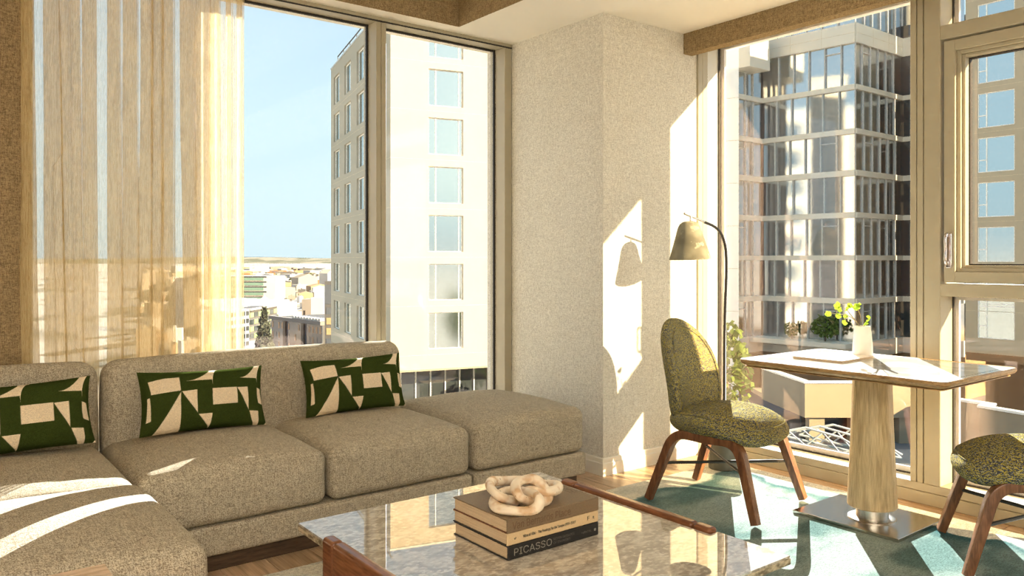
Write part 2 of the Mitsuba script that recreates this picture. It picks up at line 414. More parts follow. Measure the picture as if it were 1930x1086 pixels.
# ---------------------------------------------------------------- window 2: the right-hand window wall, fixed pane, casement, more panes out of view
w2 = lab('window_2', 'floor to ceiling window wall on the right with a casement', kind='structure')
bar('head', w2, XW, XW + .17, 0.33, CY, 2.625, 2.72)
bar('sill', w2, XW - .006, XW + .17, 0.33, CY, 0.0, 0.062)
bar('sill', w2, XW, XW + .17, 0.33, CY, 0.063, 0.105)
bar('jamb', w2, 3.972, 4.016, CY - .012, CY + .05, 0.0, 2.62)
bar('jamb', w2, 4.018, XW + .01, CY - .010, CY + .05, 0.0, 2.62)
struct('wall_corner', bx(3.97, GX + .06, CY + .004, GY + .16, 0, 2.72), 'mat_window_frame_outer', 'pale outer corner post between the window walls')
def pane(parent, ya, yb, za, zb, x=GX):
    return add('pane', (np.array([[x, ya, za], [x, yb, za], [x, yb, zb], [x, ya, zb]]), np.array([[0, 2, 1], [0, 3, 2]])), GLASS, parent)
def rim(parent, ya, yb, za, zb, w=.006, x=GX, d=.012, m=None, name='gasket'):
    return add(name, cat(bx(x - d, x, ya, ya + w, za, zb), bx(x - d, x, yb - w, yb, za, zb), bx(x - d, x, ya, yb, zb - w, zb), bx(x - d, x, ya, yb, za, za + w)), m or FRAME_DARK, parent)

def big_mullion(y):
    """y: the far edge; three profiles with open joints between them."""
    bar('mullion', w2, XW, XW + .17, y - .030, y, .105, 2.625)
    bar('mullion', w2, XW, XW + .17, y - .064, y - .034, .105, 2.625)
    bar('mullion', w2, XW - .004, XW + .17, y - .150, y - .070, .105, 2.625)
    bar('joint', w2, XW + .03, XW + .165, y - .071, y - .029, .105, 2.625, FRAME_DARK, .001)

# the fixed pane beside the column
rim(w2, 1.945, CY, .105, 2.625); pane(w2, 1.945, CY, .105, 2.625)
rim(w2, 1.945, CY - .0, .105, 2.625, .03, GX + .03, .02, FRAME_OUT, 'outer_frame')

def casement(ytop, ylow):
    """Top light, opening casement, bottom light between ylow and ytop; returns the casement's key."""
    t1a, t1b = 2.318, 2.388
    t2a, t2b = 1.050, 1.112
    bar('transom', w2, XW - .004, XW + .17, ylow, ytop, t1a, t1b)
    bar('transom', w2, XW - .004, XW + .17, ylow, ytop, t2a, t2b)
    for za, zb in ((t1b, 2.625), (.105, t2a)):
        rim(w2, ylow, ytop, za, zb); pane(w2, ylow, ytop, za, zb)
        rim(w2, ylow, ytop, za, zb, .022, GX + .03, .02, FRAME_OUT, 'outer_frame')
    s0, s1, z0, z1 = ylow + .012, ytop - .012, t2b + .008, t1a - .010
    sash = numbered('window_2__casement')
    def ring(nm, a, b, c, d, w, xa, xb, m, r=.002):
        add(nm, cat(rb(xa, xb, a, a + w, c, d, r, 1), rb(xa, xb, b - w, b, c, d, r, 1), rb(xa, xb, a + w, b - w, d - w, d, r, 1), rb(xa, xb, a + w, b - w, c, c + w, r, 1)), m, sash)
    ring('sash_frame', s0, s1, z0, z1, .052, XW + .006, XW + .07, FRAME)
    ring('sash_lip', s0 + .052, s1 - .052, z0 + .052, z1 - .052, .018, XW + .026, XW + .10, FRAME)
    ring('sash_bead', s0 + .070, s1 - .070, z0 + .070, z1 - .070, .014, XW + .044, XW + .12, FRAME)
    ring('gasket', s0 + .084, s1 - .084, z0 + .084, z1 - .084, .006, XW + .085, XW + .112, FRAME_DARK)
    y0, y1, za, zb = s0 + .084, s1 - .084, z0 + .084, z1 - .084
    x = XW + .112
    add('pane', (np.array([[x, y0, za], [x, y1, za], [x, y1, zb], [x, y0, zb]]), np.array([[0, 2, 1], [0, 3, 2]])), GLASS, sash)
    return sash, s1, z0
big_mullion(1.945)
sash, s1, z0 = casement(1.795, 0.46)
# the casement's handle: a plate and a lever that hangs beside it
hy, hz = s1 - .026, z0 + .155
hp = [(XW - .006, hy, hz + .075), (XW - .028, hy, hz + .078), (XW - .036, hy, hz + .05), (XW - .034, hy, hz - .01), (XW - .030, hy, hz - .06), (XW - .020, hy, hz - .068), (XW - .014, hy, hz - .055)]
from scipy.interpolate import make_interp_spline
def spline(pts, n=40, closed=False):
    pts = np.array(pts, float)
    if closed:
        k = len(pts); q = np.vstack([pts[-3:], pts, pts[:4]]); t = np.arange(-3, k + 4)
        return make_interp_spline(t, q, 3)(np.linspace(0, k, n, endpoint=False))
    d = np.r_[0, np.cumsum(np.linalg.norm(np.diff(pts, axis=0), axis=1))]
    return make_interp_spline(d, pts, min(3, len(pts) - 1))(np.linspace(0, d[-1], n))
add('handle', cat(rb(XW - .008, XW + .006, hy - .015, hy + .015, hz - .085, hz + .085, .006), tube(spline(hp, 30), .0075, 10)), CHROME, sash, smooth=40)
big_mullion(0.46)
struct('wall_right', bx(XW, GX + .03, Y0, .33, 0, 2.72), WALLPAPER, 'wallpapered end of the right-hand window wall, outside the frame')
struct('wall_right_header', cat(bx(XW, GX + .2, Y0, CY + .9, 2.72, 3.1), bx(X0, GX + .2, YW, GY + .2, 2.70, 3.1)), 'mat_plaster', 'lintel above the windows')

# the added fill lamp, an emitting drum in the rear of the room
pd = root('added_fill_lamp', 'added unseen fill lamp, a white drum hung behind the viewer', 'lamp')
v, f = lathe([(0, 2.30), (.44, 2.30), (.45, 2.31), (.45, 2.60), (.44, 2.61), (0, 2.61)], 40, (-.6, -1.6, 0))
add('shade', (v, f), 'mat_plaster', pd, emitter={'type': 'area', 'radiance': rgb(*[FILL_POWER * c for c in FILL_TINT])})
add('cord', tube([(-.6, -1.6, 2.61), (-.6, -1.6, 2.8), (-.6, -1.6, 2.955)], .006, 8), FRAME_DARK, pd)
# added unseen slabs outside the corner: they cut the mirrored sun that reaches the left window
for (qa, qb), s_ in (((-1.74, -1.20), 9.5), ((-3.3, -2.43), 14.5)):
    u_, w_ = np.array([.783, .622]), np.array([.622, -.783])
    c0 = [u_ * s_ + w_ * qa, u_ * s_ + w_ * qb, u_ * (s_ + .4) + w_ * qb, u_ * (s_ + .4) + w_ * qa]
    struct('wall_sun_blocker_%d' % (1 if s_ < 10 else 2), extrude(Polygon([tuple(q) for q in c0]), 51, -40), 'mat_plaster', 'added unseen slab that blocks the mirrored sun, hidden behind the column')

# ---------------------------------------------------------------- sectional sofa, cushions
def seat_pad(sx, sy, sz, c, seed, puff=0.05, r=0.045, belly=.010):
    return move(pad(sx, sy, sz, r, puff, belly, .0035, seed), t=c)

YF, YB = 3.15, 4.00
sofa = root('sectional_sofa', 'beige tweed sofa section with two seats and one long back under the window', 'sofa')
add('seat_cushion', seat_pad(.742, .77, .225, (1.063, YF + .385, .187), 1), TWEED, sofa, smooth=True)
add('seat_cushion', seat_pad(.728, .77, .225, (1.815, YF + .385, .187), 2), TWEED, sofa, smooth=True)
def backrest(x0, x1, seed):
    v, f = pad(x1 - x0 - .012, .165, .60, .070, .012, .006, .003, seed)
    v = v @ rx(math.radians(-3)).T
    return v + [(x0 + x1) / 2, 3.902, .175], f
add('backrest', backrest(.690, 2.205, 3), TWEED, sofa, smooth=True)
add('base', rb(.690, 2.188, YF, 3.975, .068, .186, .018, 3), TWEED, sofa, smooth=50)
add('plinth', rb(.72, 2.15, YF + .035, 3.94, .0, .068, .003, 1), DARK_WOOD, sofa)

corner = root('sofa_corner_section', 'beige tweed corner seat of the sofa at the left edge, sunlit cushion', 'sofa')
add('seat_cushion', seat_pad(.785, .80, .225, (.282, 3.483, .187), 5, .05), TWEED, corner, smooth=True)
add('backrest', backrest(-.12, .682, 6), TWEED, corner, smooth=True)
add('base', rb(-.12, .682, 3.075, 3.975, .068, .186, .018, 3), TWEED, corner, smooth=50)
add('plinth', rb(-.08, .64, 3.10, 3.94, .0, .068, .003, 1), DARK_WOOD, corner)

chaise = root('sofa_chaise_section', 'beige tweed backless sofa section in front of the corner seat', 'sofa')
add('seat_cushion', seat_pad(.785, .805, .245, (.282, 2.650, .187), 8, .065), TWEED, chaise, smooth=True)
add('base', rb(-.12, .682, 2.245, 3.065, .068, .186, .018, 3), TWEED, chaise, smooth=50)
add('plinth', rb(-.08, .64, 2.28, 3.03, .0, .068, .003, 1), DARK_WOOD, chaise)

ott = root('ottoman', 'beige tweed ottoman at the right end of the sofa beside the column', 'ottoman')
add('seat_cushion', seat_pad(.722, .825, .235, (2.572, YF + .415, .187), 9, .05), TWEED, ott, smooth=True)
add('base', rb(2.200, 2.940, YF, 3.975, .062, .186, .018, 3), TWEED, ott, smooth=50)
add('plinth', rb(2.24, 2.90, YF + .035, 3.94, .0, .062, .003, 1), DARK_WOOD, ott)

# printed cushions: cream shapes on green, drawn in the cushion's own coordinates (u along it, v up)
def inside(u, v, pts):
    """1 inside a convex polygon given clockwise or counter-clockwise."""
    a = sum(pts[i][0] * pts[(i + 1) % len(pts)][1] - pts[(i + 1) % len(pts)][0] * pts[i][1] for i in range(len(pts)))
    s = 1.0 if a > 0 else -1.0
    t = mi.Float(1.0)
    for (x0, y0), (x1, y1) in zip(pts, pts[1:] + pts[:1]):
        e = s * ((x1 - x0) * (v - y0) - (y1 - y0) * (u - x0)) / math.hypot(x1 - x0, y1 - y0)
        t = t * smoothstep(-0.004, 0.004, e)
    return t
QUAD = [np.array(q, float) for q in ((215, 262), (1612, 172), (1690, 785), (262, 975))]     # corners in the working sketch of the print
def uvq(x, y):
    """Inverse bilinear: sketch point to cushion coordinates."""
    tl, tr, br, bl = QUAD
    u = v = 0.5
    for _ in range(30):
        p = tl * (1 - u) * v + tr * u * v + br * u * (1 - v) + bl * (1 - u) * (1 - v)
        du = (tr - tl) * v + (br - bl) * (1 - v); dv = (tl - bl) * (1 - u) + (tr - br) * u
        s = np.linalg.solve(np.stack([du, dv], 1), np.array([x, y]) - p)
        u, v = u + s[0], v + s[1]
    return float(u), float(v)
SHAPES = [[(305, 383), (470, 340), (632, 325), (650, 475), (330, 528)], [(652, 490), (668, 925), (385, 968)], [(662, 484), (822, 463), (838, 705)],
          [(850, 722), (1002, 706), (988, 875)], [(990, 448), (1270, 425), (1284, 592), (1004, 620)], [(1275, 430), (1412, 415), (1434, 648)],
          [(1447, 660), (1570, 655), (1585, 740), (1575, 806), (1520, 806)], [(1548, 418), (1600, 430), (1640, 590), (1570, 575), (1550, 500)],
          [(285, 570), (312, 560), (345, 810), (296, 830)], [(1650, 800), (1690, 760), (1715, 800)]]
SHAPES = [[uvq(*p) for p in s] for s in SHAPES]
HORNS = [(uvq(705, 370), uvq(985, 350), uvq(985, 230)), (uvq(1315, 320), uvq(1540, 318), uvq(1540, 165))]
def f_print(p, n, uv):
    u, v = uv.x, uv.y
    t = mi.Float(0.0)
    for s in SHAPES:
        t = dr.maximum(t, inside(u, v, s))
    for (u0, v0), (u1, v1), (u2, v2) in HORNS:
        x = (u - u0) / (u1 - u0)
        lowc = v0 + (v1 - v0) * x
        up = v0 + (v2 - v0) * dr.power(dr.clip(x, 0, 1), 2.0) * 1.0
        h = smoothstep(-.006, .006, v - lowc) * smoothstep(-.008, .008, up - v) * smoothstep(0, .01, x)
        q = (u - u1) / 0.075                                   # the horn's right flank curls away
        fl = v1 - .12 + (v2 - v1 + .14) * dr.sqrt(dr.clip(1 - dr.square(1 - dr.clip(q, 0, 1)), 0, 1))
        flank = dr.select(u > u1, smoothstep(-.008, .008, v - fl) * smoothstep(0, .01, 1.0 - q), smoothstep(-.01, .0, u1 - u + .01))
        h2 = dr.select(u > u1, flank * smoothstep(-.006, .006, v - v1 + .1), h)
        t = dr.maximum(t, h2)
    wv = 0.80 + 0.4 * noise(u * 330, v * 160, 3) * (0.6 + 0.8 * noise(u * 90, v * 420, 6))
    return mix((0.036, 0.052, 0.012), (0.74, 0.62, 0.46), t) * wv
PRINT = mat('printed_cotton', {'type': 'diffuse', 'reflectance': proc(f_print)})

def pillow_mesh(w, h, t, seed, n=48, m=30):
    u, v = np.meshgrid(np.linspace(-1, 1, n), np.linspace(-1, 1, m), indexing='ij')
    pin = 0.055
    X = w / 2 * u * (1 - pin * (1 - v ** 2) * np.abs(u) ** 3)
    Z = h / 2 * v * (1 - pin * 1.4 * (1 - u ** 2) * np.abs(v) ** 3)
    th = t / 2 * (np.clip(1 - u ** 2, 0, 1) ** 0.42) * (np.clip(1 - v ** 2, 0, 1) ** 0.42)
    P = np.stack([X, 0 * X, Z], -1)
    wr = (meshkit.fbm(P * 9 + seed * 17, 3, seed) - .5) * .022 * np.clip(th / (t / 2) * 2, 0, 1)
    front = np.stack([X, -th - wr, Z], -1).reshape(-1, 3)
    back = np.stack([X, th + wr, Z], -1).reshape(-1, 3)
    f = grid_faces(n, m)
    uvm = np.stack([(u + 1) / 2, (v + 1) / 2], -1).reshape(-1, 2)
    # weld the back's rim to the front's
    V = np.vstack([front, back]); U = np.vstack([uvm, np.stack([1 - uvm[:, 0], uvm[:, 1]], 1)])
    F = np.vstack([f[:, ::-1], f + n * m][::-1])
    F = np.vstack([f, (f + n * m)[:, ::-1]])
    return (V, F), U

def pillow(label, cx, cz, y, w, h, yaw, lean, roll, seed):
    (v, f), uvm = pillow_mesh(w, h, .135, seed)
    v = v @ ry(roll).T @ rx(lean).T @ rz(yaw).T + [cx, y, cz]
    k = add('throw_cushion', (v, f), PRINT, smooth=True, uv=uvm)
    return lab(k, label, 'cushion', 'green and cream printed cushions on the sofa')
pillow('green and cream printed cushion on the corner seat, cut by the left edge', .338, .592, 3.725, .59, .285, math.radians(3), math.radians(-16), math.radians(-1.0), 1)
pillow('green and cream printed cushion in the middle, on the left of the two seats', 1.085, .589, 3.725, .562, .285, math.radians(1), math.radians(-16), math.radians(1.5), 2)
pillow('green and cream printed cushion at the right end of the long sofa back', 1.838, .589, 3.72, .548, .285, math.radians(-3), math.radians(-15), math.radians(-.5), 3)

# ---------------------------------------------------------------- sheer curtain in front of the left pane
rs = np.random.RandomState(11)
# bunched folds: where each begins and ends at the top and at the bottom, in 1/630ths of the curtain's width
TOPS = [(0, 22), (56, 88), (98, 143), (155, 185), (221, 250), (264, 300), (314, 343), (353, 378), (379, 408), (430, 470), (479, 518), (529, 553), (578, 592), (614, 630)]
FEET = [(4, 48), (60, 122), (124, 161), (163, 194), (223, 264), (266, 307), (315, 347), (352, 378), (380, 412), (450, 485), (489, 524), (528, 560), (566, 594), (606, 626)]
FOLD = ((0, 0), (.55, .030), (1.0, .018), (.78, .002), (.25, -.006), (.04, -.020), (.5, -.029), (1.0, -.012))
depths = rs.uniform(.6, 1.1, len(TOPS))
zz = np.linspace(.03, 2.66, 40)
V = []
for z in zz:
    q = (2.66 - z) / 2.63
    kx, ky = [-.008], [0.0]
    for b, ((a0, a1), (b0, b1)) in enumerate(zip(TOPS, FEET)):
        wob = 7 * (meshkit.noise(np.array([b * 7.3, z * .9, 0.0]), 5) - .5) + 3 * (meshkit.noise(np.array([b * 3.1, z * 2.6, 4.0]), 6) - .5)
        s0, s1 = a0 - 5 + (b0 - a0) * q ** 1.3 + wob, a1 + 5 + (b1 - a1) * q ** 1.3 + wob * .7
        if s1 - s0 > 50:                                 # a broad bunch is two folds side by side
            kx += [(s0 + (s1 - s0) * u_ * .52) / 630 for u_, _ in FOLD] + [(s0 + (s1 - s0) * (.50 + u_ * .5)) / 630 for u_, _ in FOLD]
        else:
            h_ = .5 + .1 * math.sin(b)
            kx += [(s0 + (s1 - s0) * min(u_, 1) * (.999 if b % 3 else .999)) / 630 for u_, _ in FOLD] + [(s1 - (s1 - s0) * .02) / 630 + .0004 * k_ for k_ in range(8)]
        ky += [v_ * depths[b] for _, v_ in FOLD] + ([v_ * depths[b] * .8 for _, v_ in FOLD] if s1 - s0 > 50 else [FOLD[-1][1] * depths[b] * (1 - k_ / 8) for k_ in range(8)])
    kx.append(1.012); ky.append(.003)
    P = np.stack([.404 + .965 * np.array(kx), 4.048 + np.array(ky), np.zeros(len(kx)) + z], 1)
    V.append(make_interp_spline(np.arange(len(P)), P, 2)(np.linspace(0, len(P) - 1, len(P) * 4)))
cur = add('sheer_curtain', (np.vstack(V), grid_faces(len(zz), len(V[0]))), LINEN, smooth=True)
lab(cur, 'sheer sand-coloured linen curtain hanging in folds at the left window', 'curtain')

# ---------------------------------------------------------------- rug
rg = add('rug', rb(RUG_X0, RUG_X1, RUG_Y0, RUG_Y1, .0005, .011, .004, 2), RUG)
lab(rg, 'teal rug with a ragged cream border under both tables', 'rug')

# ---------------------------------------------------------------- coffee table: marble slab between two walnut slab legs
TZ = .36
MARBLE_EDGE = princ('marble_edge', proc(f_marble_edge), 0.3)
ctab = root('coffee_table', 'marble coffee table with walnut slab legs and rails in front of the sofa', 'coffee table')
LY0, LY1 = 1.60, 2.325                                           # the slab legs stand in notches in the marble's ends
slab = Polygon([(1.028, 1.335), (2.062, 1.335), (2.062, LY0 - .004), (2.022, LY0 - .004), (2.022, LY1 + .004), (2.062, LY1 + .004), (2.062, 2.495), (1.028, 2.495),
                (1.028, LY1 - .03), (1.066, LY1 - .03), (1.066, LY0 - .034), (1.028, LY0 - .034)])
add('top', extrude(slab.buffer(-.0015), .006, TZ - .006), MARBLE, ctab)
add('top_edge', extrude(slab, .0185, TZ - .0250), MARBLE_EDGE, ctab)
lab(ctab + '__top_edge', 'matt stone edge')
def slab_leg(x0, x1, y0, y1):
    k = add('leg', rb(x0, x1, y0 + .075, y1 - .075, .012, TZ + .014, .013, 4), WALNUT_RAIL, ctab, smooth=40)
    for a, b in ((y0, y0 + .074), (y1 - .074, y1)):
        add('end_block', rb(x0, x1, a, b, .012, TZ + .014, .013, 4), WALNUT_RAIL, k, smooth=40)
slab_leg(2.026, 2.068, LY0, LY1)
slab_leg(1.020, 1.062, LY0 - .03, LY1 - .034)
add('stretcher', rb(1.062, 2.026, 1.93, 1.97, .20, .29, .006, 2), WALNUT_RAIL, ctab)

# ---------------------------------------------------------------- books on the coffee table
def f_pages(p, n, uv):
    return mix((0.42, 0.30, 0.19), (0.74, 0.60, 0.42), noise(p.x * 14, p.y * 14, p.z * 1900) * .8 + .2 * noise(p.x * 5, p.y * 5, p.z * 300))
PAGES = mat('book_pages', {'type': 'diffuse', 'reflectance': proc(f_pages)})
def f_cloth(a, b):
    def f(p, n, uv):
        return mix(a, b, noise(p.x * 620, p.y * 620, p.z * 620))
    return f
COV1 = princ('brown_book_cloth', proc(f_cloth((0.125, 0.085, 0.050), (0.20, 0.145, 0.088))), .5)
COV2 = princ('cream_book_cloth', proc(f_cloth((0.52, 0.38, 0.22), (0.62, 0.48, 0.29))), .5)
COV3 = princ('black_book_cloth', proc(f_cloth((0.006, 0.006, 0.007), (0.014, 0.014, 0.016))), .4)
INK_BLACK = princ('black_ink', (0.02, 0.016, 0.012), .5)
INK_GREY = princ('grey_ink', (0.20, 0.19, 0.17), .45)
INK_DIM = princ('dim_grey_ink', (0.085, 0.082, 0.078), .45)
INK_BROWN = princ('brown_foil', (0.115, 0.066, 0.038), .3)
RED_BROWN = princ('rust_board', (0.12, 0.045, 0.022), .5)

def book(label, x0, x1, y0, y1, z0, th, cover, board=None, turn=0.0, brd=.0036):
    """Lies flat; its spine faces the viewer (-y)."""
    k = root('art_book', label, 'book', 'art books stacked on the coffee table')
    cx, cy = (x0 + x1) / 2, (y0 + y1) / 2
    M = rz(turn)
    def put(name, m, bs, parent=k, **kw):
        v, f = m
        return add(name, ((np.asarray(v) - [cx, cy, 0]) @ M.T + [cx, cy, 0], f), bs, parent, **kw)
    put('cover', rb(x0, x1, y0 + .004, y1, z0 + th - brd, z0 + th, .0012, 2), cover, smooth=40)
    put('cover', rb(x0, x1, y0 + .004, y1, z0, z0 + brd, .0012, 2), board or cover, smooth=40)
    put('spine', rb(x0, x1, y0, y0 + .0055, z0 + .0004, z0 + th - .0004, .0025, 3), cover, smooth=40)
    put('pages', bx(x0 + .004, x1 - .004, y0 + .0055, y1 - .005, z0 + brd, z0 + th - brd), PAGES)
    def text(s, h, xa, zc, ink, bold=False, width=None):
        m = meshkit.text_mesh(s, h, .0005, bold)
        v = np.array(m.vertices)
        if width:
            v[:, 0] *= width / np.ptp(v[:, 0])
        v = np.stack([xa + v[:, 0], y0 - .0001 - v[:, 2], zc - h / 2 + v[:, 1]], 1)
        put('lettering', (v, np.array(m.faces)), ink)
    return k, text, put
bz = TZ + .0004
k, text, put = book('black art book at the bottom of the stack on the coffee table', 1.378, 1.738, 1.808, 2.092, bz, .041, COV3)
text('PICASSO', .0205, 1.397, bz + .0205, INK_GREY, False, .144)
text('SEVEN DECADES', .0072, 1.549, bz + .0262, INK_DIM, False, .086)
text('OF DRAWING', .0072, 1.549, bz + .0145, INK_DIM, False, .068)
text('PRESTEL', .0062, 1.664, bz + .0205, INK_DIM, False, .042)
put('emblem', move(lathe([(0, 0), (.0045, .0002), (.0045, .0006), (0, .0006)], 20), rx(math.pi / 2), (1.722, 1.8079, bz + .020)), INK_GREY)
bz += .0412
k, text, put = book('cream art book in the middle of the stack on the coffee table', 1.376, 1.739, 1.810, 2.094, bz, .037, COV2, COV3)
text('af', .006, 1.402, bz + .0185, INK_BLACK, False)
text('Hilma af Klint - The Paintings for the Temple 1906-1915', .0078, 1.434, bz + .0185, INK_BLACK, True, .207)
text('F  ±', .012, 1.690, bz + .019, INK_BLACK, False, .030)
bz += .0372
k, text, put = book('brown art book on top of the stack under the stone knot', 1.374, 1.737, 1.806, 2.090, bz, .041, COV1, RED_BROWN)
text('Van Bernards Place', .0215, 1.392, bz + .0205, INK_BROWN, False, .225)
m = meshkit.text_mesh('PLACE', .026, .0006); v = np.array(m.vertices); v[:, 0] *= .115 / np.ptp(v[:, 0])
put('lettering', (np.stack([1.722 - v[:, 1] - .0, 2.075 - v[:, 0] * 1.0 - .09 + .02, bz + .0409 + v[:, 2]], 1) * [1, 1, 1], np.array(m.faces)[:, ::-1]), INK_BROWN)
bz += .0412
BOOKTOP = bz

# ---------------------------------------------------------------- stone knot: three linked rings carved from one pale block
def f_bone(p, n, uv):
    a = fbm(p.x * 30, p.y * 30, p.z * 30, 3)
    b = noise(p.x * 120, p.y * 120, p.z * 120)
    c = mix((0.56, 0.38, 0.22), (0.80, 0.70, 0.56), smoothstep(0.3, 0.6, a))
    return mix(c, (0.22, 0.13, 0.06), smoothstep(0.86, 0.95, b) * .7)
BONE = princ('carved_stone', proc(f_bone), .38)
kn = root('chain_link_knot', 'pale carved stone knot of three linked rings on the top book', 'ornament')
LINKS = [[(1.41, 1.924, 0.498), (1.39, 1.868, 0.495), (1.413, 1.82, 0.495), (1.444, 1.796, 0.495), (1.467, 1.781, 0.508), (1.475, 1.784, 0.526), (1.5, 1.839, 0.526), (1.515, 1.916, 0.512), (1.513, 1.976, 0.5), (1.478, 1.984, 0.496)],
         [(1.444, 1.855, 0.542), (1.464, 1.881, 0.552), (1.493, 1.883, 0.558), (1.531, 1.89, 0.555), (1.544, 1.868, 0.546), (1.555, 1.85, 0.525), (1.571, 1.853, 0.5), (1.541, 1.838, 0.494), (1.519, 1.855, 0.494), (1.472, 1.843, 0.51), (1.44, 1.831, 0.53)],
         [(1.473, 1.897, 0.495), (1.418, 1.884, 0.516), (1.403, 1.904, 0.53), (1.417, 1.949, 0.535), (1.455, 1.997, 0.535), (1.508, 2.027, 0.52), (1.572, 2.039, 0.51), (1.616, 2.01, 0.508), (1.632, 1.947, 0.508), (1.64, 1.895, 0.514), (1.602, 1.853, 0.516), (1.548, 1.847, 0.522), (1.527, 1.885, 0.522), (1.511, 1.905, 0.512), (1.494, 1.905, 0.5)]]
for i, L in enumerate(LINKS):
    c = spline(L, 120, True)
    for _ in range(6):
        c = (np.roll(c, 1, 0) + c * 2 + np.roll(c, -1, 0)) / 4
    rr = .0145 + .0016 * np.sin(np.arange(len(c)) / len(c) * 2 * math.pi * 3 + i)
    c[:, 2] = np.maximum(c[:, 2], BOOKTOP + .0155)
    add('link', tube(c, rr, 20, False, True), BONE, kn, smooth=True)

# ---------------------------------------------------------------- dining table
tx, ty = 3.575, 1.888
dt = root('dining_table', 'small rectangular dining table with an oak cone pedestal by the right window', 'table')
W, L = .735, .975
def rounded(w, l, r, n=6):
    return sbox(-w / 2 + r, -l / 2 + r, w / 2 - r, l / 2 - r).buffer(r, quad_segs=n)
prof = [(.000, .7465), (.010, .7495), (.0135, .7495), (.0172, .747), (.018, .742), (.0165, .735), (.010, .727), (-.012, .717), (-.05, .714)]
def ring_sweep(w, l, prof, r0=.03, n=8):
    rings = []
    for o, z in prof:
        r = max(r0 + o, .004)
        cx, cy = w / 2 - r0, l / 2 - r0
        pts = []
        for sx, sy, a0 in ((1, 1, 0), (-1, 1, 90), (-1, -1, 180), (1, -1, 270)):
            for a in np.radians(a0 + np.linspace(0, 90, n)):
                pts.append([sx * cx + r * math.cos(a), sy * cy + r * math.sin(a), z])
        rings.append(pts)
    m = len(rings[0])
    return np.array(rings).reshape(-1, 3), grid_faces(len(prof), m, True)
v, f = ring_sweep(W - .036, L - .036, [(-.004, .7400), (0, .7475)] + prof[1:])
f = f[:, ::-1]
fl = extrude(rounded(W - .05, L - .05, .02), .004, .712)
add('rim', cat((v + [tx, ty, 0], f), move(fl, t=(tx, ty, 0))), OAK_EDGE, dt, smooth=35)
add('top', move(extrude(rounded(W - .0375, L - .0375, .03), .010, .7375), t=(tx, ty, 0)), TABLETOP, dt)
add('inset_line', move(extrude(rounded(W - .080, L - .080, .018).difference(rounded(W - .086, L - .086, .016)), .0004, .7473), t=(tx, ty, 0)), FRAME_DARK, dt)
add('pedestal', lathe([(0, .083), (.104, .083), (.109, .088), (.1085, .10), (.101, .25), (.0945, .40), (.089, .55), (.085, .68), (.084, .712), (0, .712)], 64, (tx, ty, 0)), OAK, dt, smooth=40)
add('collar', lathe([(.105, .0262), (.105, .031), (.098, .034), (.071, .0345), (.070, .084)], 48, (tx, ty, 0)), NICKEL, dt, smooth=30)
add('base_plate', rb(3.388, 3.812, 1.672, 2.182, .0112, .0262, .002, 2), STEEL, dt)

